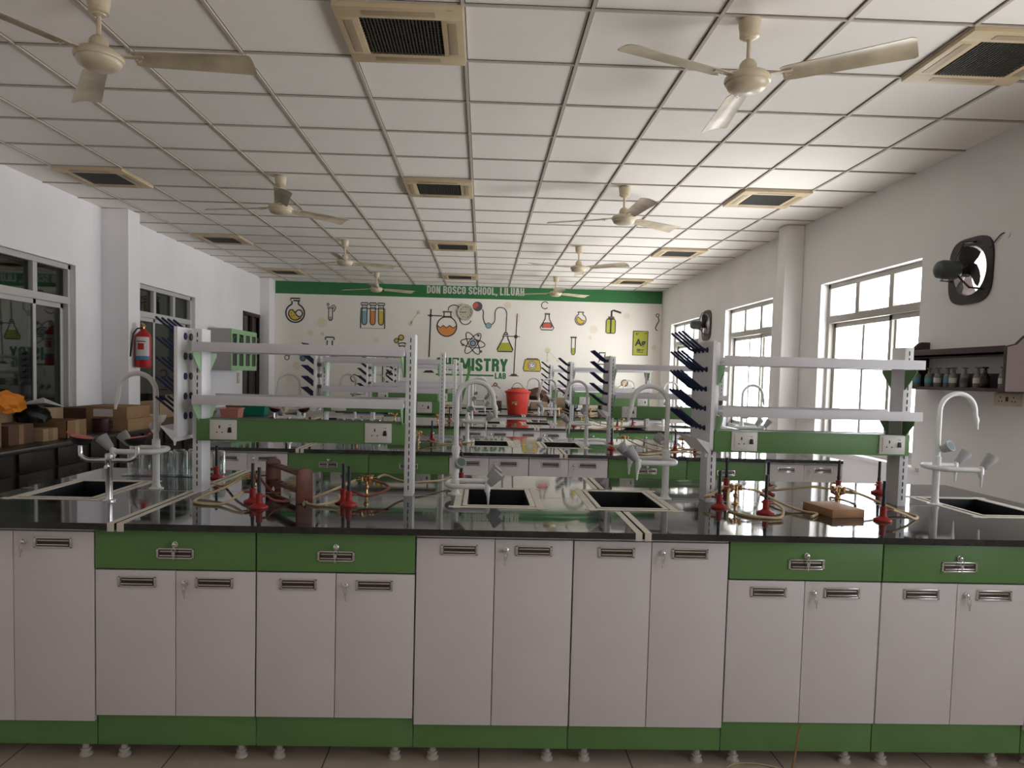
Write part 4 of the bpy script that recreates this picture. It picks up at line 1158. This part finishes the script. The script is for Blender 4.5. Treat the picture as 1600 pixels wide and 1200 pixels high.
# ================================================================== LEFT WALL COUNTER + CLUTTER
LC = empty('wall_counter', (XL, 0, 0), 0, 'long dark wooden wall counter with cupboard fronts under the left windows', 'counter')
ZL = .90
MB().box(.004, .85, 4.3, 12.3, ZL-.035, ZL).build('counter_top', M['woodtop'], LC, bevel=.004)
MB().box(.01, .78, 4.35, 12.25, .08, ZL-.036).build('counter_body', M['wood'], LC)
k = 0; y = 4.40
while y < 12.1:
    dr = MB().box(.781, .80, y, y+.42, .12, ZL-.20).build('cupboard_door', M['wood'], LC, bevel=.003)
    MB().box(.8005, .803, y+.09, y+.33, .17, ZL-.26).build('door_panel', M['greenpanel'], dr)
    MB().box(.781, .80, y, y+.42, ZL-.185, ZL-.045).build('counter_drawer', M['wood'], LC, bevel=.003)
    MB().lathe([(.008, 0), (.01, .012), (.006, .018)], 10, T(.80, y+.06, .52) @ Rm('Y', PI/2)).build('knob', M['chrome'], dr)
    y += .49
def crate(name, x0, x1, y0, y1, h, m_, label, z=ZL, rz=0, open_=False, flap=False, cat='box', tape=True):
    cx, cy = (x0+x1)/2, (y0+y1)/2; a, b_ = (x1-x0)/2, (y1-y0)/2
    r = empty(name, (cx, cy, z), rz, label, cat)
    if open_:
        q = MB(); t = .006
        q.box(-a, a, -b_, -b_+t, 0, h).box(-a, a, b_-t, b_, 0, h).box(-a, -a+t, -b_, b_, 0, h).box(a-t, a, -b_, b_, 0, h).box(-a, a, -b_, b_, 0, t)
        q.build('box_body', m_, r)
    else:
        MB().box(-a, a, -b_, b_, 0, h).build('box_body', m_, r, bevel=.003)
        MB().box(-a+.002, a-.002, -.002, .002, h-.001, h+.001).build('lid_seam', M['darkcard'], r)
    if flap:
        MB().add([(-a, -b_, h), (a, -b_, h), (a*.95, -b_-.11, h+.05), (-a*.95, -b_-.11, h+.05)], [(0, 1, 2, 3)]).build('flap', m_, r)
        MB().add([(a, -b_, h), (a, b_, h), (a+.10, b_*.9, h-.06), (a+.10, -b_*.9, h-.06)], [(0, 1, 2, 3)]).build('flap', m_, r)
    if tape: MB().box(a, a+.001, -.03, .03, .0, h).build('packing_tape', M['card2'] if m_ is M['card'] else M['card'], r)
    return r
crate('cardboard_box', -3.95, -3.50, 5.05, 5.42, .26, M['card'], 'tall tan cardboard box at the left edge of the counter, cut by the frame')
crate('cardboard_box', -3.88, -3.50, 5.50, 5.80, .15, M['darkcard'], 'brown cardboard box under the orange cloth on the left counter')
crate('cardboard_box', -3.86, -3.46, 5.86, 6.06, .10, M['card2'], 'low pale cardboard box in front of the black bag on the left counter', flap=False)
crate('cardboard_box', -4.05, -3.70, 5.66, 6.12, .09, M['card2'], 'flat cardboard box resting on the brown box, below the orange cloth', z=ZL+.151, flap=False)
crate('cardboard_box', -3.80, -3.42, 6.12, 6.42, .15, M['card'], 'open tan cardboard box with printed tape beside the maroon pot', open_=True)
crate('cardboard_box', -4.10, -3.86, 6.30, 6.85, .22, M['card2'], 'pale cardboard box against the window behind the open box')
# orange cloth: crumpled blob
def blob(rx, ry, rz_, seed, amp=.25, n=3):
    bm = bmesh.new(); bmesh.ops.create_icosphere(bm, subdivisions=n, radius=1)
    rnd = random.Random(seed); ph = [(rnd.uniform(2, 7), rnd.uniform(2, 7), rnd.uniform(2, 7), rnd.uniform(0, 6)) for _ in range(6)]
    for v in bm.verts:
        p = v.co; s = sum(abs(math.sin(a*p.x+b_*p.y+c*p.z+e)) for a, b_, c, e in ph)/6
        v.co = Vector((p.x*rx, p.y*ry, max(p.z, -.6)*rz_))*(1+amp*(s-.6)*2)
    vs = [tuple(v.co) for v in bm.verts]; bm.verts.index_update(); fs = [tuple(v.index for v in f.verts) for f in bm.faces]; bm.free()
    m_ = MB(); m_.add(vs, fs); return m_
tag(blob(.15, .17, .10, 3, .35).build('orange_cloth', M['orange'], loc=(-3.72, 5.76, ZL+.295)), 'crumpled orange cloth lying on the cardboard boxes at the left', 'cloth')
tag(blob(.13, .12, .09, 5, .3).build('black_bag', M['blackbag'], loc=(-3.62, 5.98, ZL+.20)), 'black plastic bag on the low box between the cardboard boxes on the left counter', 'bag')
ps = MB().add([(0, 0, 0), (.2, .03, .02), (.22, .26, -.02), (.06, .24, .05), (0, 0, -.003), (.2, .03, .017), (.22, .26, -.023), (.06, .24, .047)], [(0, 1, 2, 3), (7, 6, 5, 4), (0, 1, 5, 4), (1, 2, 6, 5), (2, 3, 7, 6), (3, 0, 4, 7)]).build('plastic_folder', M['plastic'], loc=(-3.66, 5.86, ZL+.29))
tag(ps, 'clear grey plastic folder lying on the black bag on the left counter', 'folder')
pt = empty('cooking_pot', (-3.52, 6.86, ZL), 0, 'dark maroon pot on the left counter beside stacked long boxes', 'pot')
MB().lathe([(.07, 0), (.078, .02), (.078, .12), (.084, .125), (.084, .13), (.072, .13), (.068, .02), (0, .015)], 24).build('pot_body', M['maroon'], pt)
MB().tube([(.078, 0, .1), (.105, 0, .095), (.105, 0, .05), (.078, 0, .045)], .007, 8).build('pot_handle', M['maroon'], pt)
crate('long_box', -3.72, -3.32, 6.95, 7.45, .115, M['card'], 'long brown carton, lower of the two stacked beside the pot', tape=False)
u = crate('long_box', -3.72, -3.34, 6.97, 7.45, .115, M['card'], 'long carton with white label, upper of the two stacked beside the pot', z=ZL+.116, tape=False)
MB().box(-.12, .06, -.2415, -.2400, .02, .09).build('address_label', M['label'], u)
crate('cardboard_box', -4.08, -3.72, 7.20, 8.0, .20, M['darkcard'], 'brown box behind the stacked long cartons on the left counter')
MBb = MB().lathe([(.05, 0), (.055, .012), (.09, .04), (.112, .085), (.115, .11), (.108, .11), (.085, .045), (.0, .03)], 28).build('ceramic_bowl', M['ceramic'], loc=(-3.44, 7.78, ZL))
tag(MBb, 'cream ceramic bowl on the left counter right of the long cartons', 'bowl')
def basket(x, y, w, d_, h, m_, label, nm='plastic_basket'):
    r = empty(nm, (x, y, ZL), .1, label, 'basket')
    q = MB(); t = .005
    q.add([(-w*.88, -d_*.88, 0), (w*.88, -d_*.88, 0), (w*.88, d_*.88, 0), (-w*.88, d_*.88, 0), (-w, -d_, h), (w, -d_, h), (w, d_, h), (-w, d_, h)],
          [(0, 1, 5, 4), (1, 2, 6, 5), (2, 3, 7, 6), (3, 0, 4, 7), (0, 3, 2, 1)]).build('basket_body', m_, r)
    MB().box(-w-.01, w+.01, -d_-.01, -d_+.006, h-.01, h+.002).box(-w-.01, w+.01, d_-.006, d_+.01, h-.01, h+.002).box(-w-.01, -w+.006, -d_, d_, h-.01, h+.002).box(w-.006, w+.01, -d_, d_, h-.01, h+.002).build('basket_rim', m_, r, bevel=.002)
    return r
tb = empty('side_table', (-3.02, 10.2, 0), 0, 'low dark wooden table carrying the plastic baskets beside the left counter', 'table')
MB().box(-.26, .26, -1.3, 1.3, ZL-.03, ZL).build('tabletop', M['woodtop'], tb, bevel=.003)
for sx in (-1, 1):
    for sy in (-1, 1): MB().box(sx*.22-.025, sx*.22+.025, sy*1.2-.025, sy*1.2+.025, 0, ZL-.031).build('leg', M['wood'], tb)
    MB().box(sx*.22-.012, sx*.22+.012, -1.17, 1.17, ZL-.11, ZL-.031).build('apron', M['wood'], tb)
basket(-3.13, 9.25, .11, .16, .12, M['salmon'], 'salmon pink plastic basket on the dark table, left of the teal one')
basket(-3.06, 10.0, .15, .2, .15, M['teal'], 'teal green plastic basket on the dark table, between pink and beige ones')
basket(-2.98, 10.75, .14, .2, .12, M['beigeplastic'], 'beige plastic basket on the dark table, right of the teal one')
for k, (x, y, h, m_) in enumerate(((-3.95, 9.0, .2, 'card2'), (-3.95, 9.7, .26, 'beigeplastic'), (-3.97, 10.5, .2, 'card2'), (-3.7, 11.2, .16, 'card'))):
    crate('carton', x-.12, x+.12, y-.2, y+.2, h, M[m_], 'pale carton on the left counter %s' % ['behind the pink basket', 'behind the teal basket', 'behind the beige basket', 'beyond the beige basket'][k], tape=False)

# fire extinguisher on the pillar
fe = empty('fire_extinguisher', (-3.765, 8.24, 1.50), 0, 'red fire extinguisher with white label hung on the left pillar', 'fire extinguisher')
MB().lathe([(.055, 0), (.075, .006), (.08, .02), (.08, .33), (.072, .37), (.045, .40), (.028, .415), (.024, .43)], 28).build('cylinder', M['extred'], fe)
lb = MB(); n = 14; a0, a1 = R(-140), R(-20)
for z0, z1, c in ((.13, .34, 'label'),):
    vs = []; 
    for i in range(n+1):
        a = a0+(a1-a0)*i/n; vs += [(.0812*math.cos(a), .0812*math.sin(a), z0), (.0812*math.cos(a), .0812*math.sin(a), z1)]
    lb.add(vs, [(2*i, 2*i+2, 2*i+3, 2*i+1) for i in range(n)])
lo = lb.build('label_sheet', M['label'], fe)
def band(z0, z1, b0, b1, c, nm):
    q_ = MB(); vs = []
    for i in range(n+1):
        a = R(b0)+(R(b1)-R(b0))*i/n; vs += [(.0818*math.cos(a), .0818*math.sin(a), z0), (.0818*math.cos(a), .0818*math.sin(a), z1)]
    q_.add(vs, [(2*i, 2*i+2, 2*i+3, 2*i+1) for i in range(n)]); q_.build(nm, c, lo)
band(.09, .13, -140, -20, M['bluelabel'], 'blue_band'); band(.20, .27, -110, -62, M['extred'], 'red_panel'); band(.285, .295, -120, -50, M['ink'], 'print_line')
MB().lathe([(.014, .42), (.014, .455)], 12).box(-.012, .012, -.05, .035, .452, .466).prism([(-.05, .475), (.03, .468), (.03, .476), (-.045, .50)], 'x', -.008, .008).build('valve_handle', M['brass'], fe)
MB().tube([(0, -.02, .44), (-.04, -.06, .43), (-.07, -.09, .37), (-.08, -.10, .25), (-.09, -.11, .12)], .009, 8).build('discharge_hose', M['blackplastic'], fe)

# green hanging cabinet
gc = empty('wall_cabinet', (XL, 11.78, 1.49), 0, 'grey hanging wall cabinet with pale green glazed doors, near the dark door', 'cabinet')
MB().box(.002, .34, -.62, .62, 0, .63).build('cabinet_body', M['cabgrey'], gc, bevel=.002)
for k in range(4):
    y0 = -.62+.31*k
    q = MB(); q.box(.341, .358, y0+.003, y0+.05, 0, .63).box(.341, .358, y0+.26, y0+.307, 0, .63).box(.341, .358, y0+.05, y0+.26, 0, .07).box(.341, .358, y0+.05, y0+.26, .56, .63).box(.341, .358, y0+.05, y0+.26, .30, .34)
    dd = q.build('door', M['lightgreen'], gc)
    MB().box(.344, .348, y0+.05, y0+.26, .07, .56).build('glass_pane', M['darkglass'], dd)
    MB().tube([(.36, y0+.04+(.22 if k % 2 == 0 else 0), .25), (.375, y0+.04+(.22 if k % 2 == 0 else 0), .26), (.375, y0+.04+(.22 if k % 2 == 0 else 0), .36), (.36, y0+.04+(.22 if k % 2 == 0 else 0), .37)], .005, 6).build('handle', M['chrome'], dd)
sw = empty('switch_plate', (XL+.001, 12.55, 1.36), 0, 'yellowed switch plate on the left wall beside the dark door', 'switch')
MB().box(0, .012, -.06, .06, -.09, .09).build('plate', M['oldswitch'], sw, bevel=.003); MB().box(.012, .018, -.02, .02, -.03, .03).build('rocker', M['socket'], sw)

# ================================================================== RIGHT WALL
bs = empty('wall_shelf', (XR, 5.0, 1.49), 0, 'dark brown wall shelf holding reagent bottles beside the near window', 'shelf')
for y, m_ in ((-.55, 'oldbrown'), (.55, 'oldbrown')):
    pts = [(-.20, 0), (0, 0), (0, .36), (-.07, .36), (-.09, .35), (-.14, .30), (-.20, .285)]
    MB().prism(pts, 'y', y-.012, y+.012).build('end_panel', M[m_], bs, bevel=.002)
MB().prism([(-.196, .004), (-.003, .004), (-.003, .35), (-.07, .355), (-.09, .343), (-.137, .295), (-.196, .28)], 'y', -.5635, -.562).build('end_lit_face', M['mauve_lit'], bs)  # thin sheet painting the mauve light on the near end board
MB().box(-.2, -.002, -.538, .538, 0, .022).build('shelf_board', M['oldbrown'], bs)
MB().box(-.2, -.002, -.538, .538, .235, .250).build('shelf_board', M['oldbrown'], bs)
MB().box(-.2, -.188, -.538, .538, .232, .29).build('front_rail', M['oldbrown'], bs, bevel=.002)
MB().box(-.012, -.002, -.538, .538, .022, .12).build('back_rail', M['oldbrown'], bs)
def make_bottle(gm, lm, stop):
    def f():
        r = empty('reagent_bottle', cat='bottle')
        MB().lathe([(.026, 0), (.028, .004), (.028, .075), (.024, .088), (.011, .10), (.011, .115), (.014, .118)], 18).build('bottle_body', gm, r)
        MB().lathe([(.008, .118), (.008, .126), (.02, .130), (.021, .136), (.016, .138)], 14).build('stopper', stop, r)
        n = 10; vs = []
        for i in range(n+1):
            a = R(150)+(R(285)-R(150))*i/n; vs += [(.0285*math.cos(a), .0285*math.sin(a), .03), (.0285*math.cos(a), .0285*math.sin(a), .065)]
        MB().add(vs, [(2*i, 2*i+2, 2*i+3, 2*i+1) for i in range(n)]).build('bottle_label', lm, r)
        return r
    return Proto(f)
BA = make_bottle(M['bottle'], M['cyanlabel'], M['bottle']); BB = make_bottle(M['bottle'], M['label'], M['bottle']); BC = make_bottle(M['brownbottle'], M['ink'], M['brownbottle']); BD = make_bottle(M['bottle'], M['pgrey'], M['bottle'])
seq = [(BA, 5.47, 'cyan label, farthest left'), (BA, 5.33, 'cyan label, second from left'), (BB, 5.20, 'white label, third from left'), (BA, 5.115, 'cyan label, fourth from left'), (BB, 5.03, 'white label, fifth from left'),
       (BD, 4.92, 'dark label, sixth from left'), (BB, 4.80, 'white label, seventh from left'), (BC, 4.71, 'dark brown glass, eighth from left'), (BB, 4.56, 'white label, against the right end panel')]
for p, y, s in seq:
    p((XR-.12-.03*random.random(), y, 1.512), 0, 'small stoppered reagent bottle on the wall shelf, %s' % s, 'reagent bottles on the wall shelf')
so = empty('socket_outlet', (XR-.001, 4.66, 1.44), 0, 'yellowed double socket on the right wall below the bottle shelf', 'socket')
MB().box(-.022, 0, -.115, .115, -.042, .042).build('plate', M['oldswitch'], so, bevel=.003)
h = MB()
for yy in (-.07, .05):
    for a, c in ((0, .014), (-.014, -.012), (.014, -.012)): h.lathe([(.005, 0), (.005, .0015)], 8, T(-.0222, yy+a, c) @ Rm('Y', -PI/2))
h.build('pin_holes', M['ink'], so); MB().box(-.026, -.022, -.02, .0, -.012, .018).build('switch', M['oldbrown'], so)

def make_exhaust():
    r = empty('exhaust_fan', cat='exhaust fan')
    # mounting plate with round opening, arched outline
    n = 64; vs = []
    def outl(a):
        c, s = math.cos(a), math.sin(a)
        return .232/(abs(c)**3.6+abs(s)**3.6)**(1/3.6)
    for i in range(n):
        a = 2*PI*i/n; ro = outl(a); ri = .172
        for x in (-.014, -.001):
            vs += [(x, ro*math.cos(a), ro*math.sin(a)), (x, ri*math.cos(a), ri*math.sin(a))]
    fs = []
    for i in range(n):
        a, b_ = 4*i, 4*((i+1) % n)
        fs += [(a, b_, b_+1, a+1), (a+2, a+3, b_+3, b_+2), (a, a+2, b_+2, b_), (a+1, b_+1, b_+3, a+3)]
    MB().add(vs, fs).build('mounting_plate', M['fandark'], r)
    MB().lathe([(.174, -.001), (.172, -.001), (.172, .12), (.174, .12)], 32, Rm('Y', PI/2), cap=False).build('duct_ring', M['fandark'], r)
    sp = MB()
    for k in range(3):
        a = R(90+120*k+15)
        sp.tube([(-.012, .2*math.cos(a), .2*math.sin(a)), (-.10, .19*math.cos(a), .19*math.sin(a)), (-.13, .06*math.cos(a), .06*math.sin(a))], .007, 6)
    sp.build('spider_arm', M['fandark'], r)
    mo = MB().lathe([(.0, .26), (.035, .256), (.058, .24), (.066, .21), (.066, .12), (.058, .10), (.02, .09)], 24, Rm('Y', -PI/2), cap=False).build('motor', M['fangrey'], r)
    MB().box(-.22, -.16, -.02, .02, .064, .068).build('rating_plate', M['label'], mo)
    MB().lathe([(.045, .02), (.045, .09)], 20, Rm('Y', -PI/2)).build('hub', M['fandark'], r)
    for k in range(4):
        q = MB(); vs = []
        for rr, a0, a1 in ((.03, -34, 34), (.08, -36, 30), (.13, -36, 32), (.166, -26, 28)):
            for t in (0, .25, .5, .75, 1):
                a = R(a0+(a1-a0)*t); vs.append((-.075+.05*t+.01*math.sin(PI*t), rr*math.cos(a), rr*math.sin(a)))
        N = len(vs); fs = [(i*5+j, i*5+j+1, i*5+j+6, i*5+j+5) for i in range(3) for j in range(4)]
        q.add(vs+[(v[0]+.002, v[1], v[2]) for v in vs], fs+[tuple(i+N for i in f[::-1]) for f in fs])
        q.build('blade', M['fandark'], r, rot=(R(20+90*k), 0, 0))
    return r
EX = Proto(make_exhaust)
for (y, z), s in zip(EXF, ('nearest, above the bottle shelf', 'farthest, between the far windows')):
    e = EX((XR, y, z), 0, 'dark iron wall exhaust fan with projecting motor, %s' % s, 'wall exhaust fans')
    # added hood outside, gives the fan opening its pinkish light
    h = MB(); hw = .26
    h.add([(XRO, y-hw, z+.28), (XRO, y+hw, z+.28), (XRO+.30, y+hw, z-.12), (XRO+.30, y-hw, z-.12), (XRO+.34, y+hw, z-.34), (XRO+.34, y-hw, z-.34)],
          [(0, 1, 2, 3)])
    tag(h.build('pink_backing', M['backing']), 'added pinkish hood outside the wall behind the exhaust fan, %s' % ('near' if y < 8 else 'far'), 'backing', 'added backings')
cd = MB().tube(spline([(XR-.016, 4.91, 2.46), (XR-.01, 4.87, 2.50), (XR-.008, 4.82, 2.535), (XR-.004, 4.79, 2.54)], 5), .004, 6).build('fan_cable', M['blackplastic'])
tag(cd, 'short black cable from the near exhaust fan to a hole in the wall', 'cable')
cap_ = MB().lathe([(.028, 0), (.028, .004), (.02, .005)], 16, Rm('Y', -PI/2)).build('cable_outlet', M['wall_r'], loc=(XR-.0005, 4.765, 2.53))
tag(cap_, 'small round wall outlet where the fan cable ends', 'outlet')
sb = empty('socket_outlet', (XR-.001, 7.62, 1.20), 0, 'white socket box on the right wall beside the near window jamb', 'socket')
MB().box(-.04, 0, -.08, .08, -.06, .06).build('box_body', M['socket'], sb, bevel=.003); MB().box(-.045, -.04, -.05, -.02, -.01, .03).build('switch', M['blackplastic'], sb)

# ================================================================== FAR END
fc = empty('far_counter', (0, 0, 0), 0, 'dark topped counter along the mural wall behind the benches', 'counter')
MB().box(-2.2, 2.7, 12.75, 14.05, .905, .94).build('counter_top', M['granite'], fc)
MB().box(-2.15, 2.65, 12.80, 14.03, .07, .904).build('counter_body', M['laminate'], fc)
for k in range(8):
    MB().box(-2.14+.6*k, -1.55+.6*k, 12.78, 12.80, .10, .89).build('cupboard_door', M['laminate'], fc, bevel=.002)
def carton(x, y, w, d_, h, m_, lab, cat='box', nm='cardboard_box'):
    r = empty(nm, (x, y, .94), .1, lab, cat)
    MB().box(-w/2, w/2, -d_/2, d_/2, 0, h).build('box_body', m_, r, bevel=.003)
    MB().box(-w/2, w/2, -.002, .002, h, h+.001).build('lid_seam', M['darkcard'], r)
carton(1.0, 13.05, .30, .3, .12, M['card2'], 'flat cream carton on the far counter right of the red bucket')
bb = blob(.22, .2, .2, 11, .4).build('brown_sack', M['darkcard'], loc=(1.02, 13.55, .94+.15))
tag(bb, 'crumpled brown sack on the far counter right of the red bucket', 'sack')
carton(1.50, 13.5, .34, .3, .34, M['card2'], 'tall open carton on the far counter behind the tap')
kt = empty('black_kettle', (1.60, 13.0, .94), 0, 'black rounded pot on the far counter beside the cartons', 'pot')
MB().lathe([(.08, 0), (.115, .03), (.12, .12), (.1, .19), (.04, .21), (.0, .215)], 24).build('pot_body', M['blackplastic'], kt)
MB().tube([(-.07, 0, .19), (-.05, 0, .25), (.05, 0, .25), (.07, 0, .19)], .008, 8).build('pot_handle', M['blackplastic'], kt)
carton(1.95, 13.1, .22, .25, .14, M['beigeplastic'], 'cream tub shaped carton on the far counter beside the wicker tray')
carton(2.32, 13.1, .42, .25, .13, M['darkcard'], 'brown woven tray on the far counter near its right end', 'tray', 'wicker_tray')
carton(.30, 13.6, .12, .12, .10, M['darkcard'], 'small dark carton on the far counter left of the bucket')
bu = empty('plastic_bucket', (.545, 11.15, ZT), 0, 'red lidded plastic bucket with sticker standing on the farthest bench', 'bucket')
MB().lathe([(.145, 0), (.15, .006), (.182, .31), (.192, .312), (.194, .325), (.186, .33)], 36).build('bucket_body', M['bucket'], bu)
MB().lathe([(.194, .322), (.2, .33), (.2, .345), (.19, .352), (.16, .353), (.155, .372), (.145, .378), (.0, .378)], 36, cap=False).build('lid', M['bucket'], bu)
MB().tube([(.10*math.cos(a), .10*math.sin(a), .387+.006*math.sin(5*a)) for a in [2*PI*k/30 for k in range(30)]], .009, 6, closed=True).tube(spline([(-.10, 0, .38), (-.06, 0, .45), (.0, 0, .47), (.05, 0, .44), (.09, .0, .38)], 5), .006, 6).build('rope', M['rope'], bu)
MB().box(-.06, .03, -.184, -.178, .19, .22).build('sticker', M['rope'], bu, rot=(.1, -.2, 0)); MB().box(-.05, -.02, -.182, -.176, .14, .17).build('sticker', M['beigeplastic'], bu)

# black pan hanging over the second bench right side
pn = MB().lathe([(.0, .0), (.10, .004), (.13, .014), (.135, .02), (.125, .02), (.0, .009)], 24).build('black_dish', M['blackplastic'], loc=(1.78, 8.45, ZT+.0))
tag(pn, 'shallow black dish at the front of the third bench, right side', 'dish')
ttr = empty('test_tube_rack', (-1.62, 6.5, ZT), .4, 'dark red wooden tube rack at the left of the second bench', 'test tube rack')
for s in (-1, 1): MB().box(s*.1-.007, s*.1+.007, -.03, .03, 0, .17).build('end_panel', M['rackwood'], ttr, bevel=.003)
MB().box(-.1, .1, -.025, .025, .13, .142).box(-.1, .1, -.025, .025, .04, .05).build('rail', M['rackwood'], ttr)

# dry stick and yellow cord on the floor by the nearest bench
st = MB().tube([(1.245, 2.70, .19), (1.225, 2.68, .10), (1.20, 2.66, .006)], [.004, .0045, .005], 6).tube([(1.245, 2.70, .19), (1.25, 2.69, .215)], [.004, .001], 5).tube([(1.20, 2.66, .006), (1.15, 2.64, .012)], .002, 5).tube([(1.20, 2.66, .006), (1.26, 2.63, .01)], .002, 5)
tag(st.build('dry_stalk', M['straw']), 'dry brown stalk leaning on the green plinth of the nearest bench', 'stalk')
co = MB().tube(spline([(1.00, 2.62, .005), (.98, 2.72, .005), (1.02, 2.78, .006), (1.12, 2.79, .005), (1.22, 2.74, .006), (1.30, 2.67, .012), (1.27, 2.62, .005), (1.18, 2.60, .005), (1.12, 2.66, .02), (1.08, 2.70, .008)], 8), .0028, 6)
tag(co.build('yellow_cord', M['cord']), 'loose yellow cord lying on the floor under the nearest bench', 'cord')
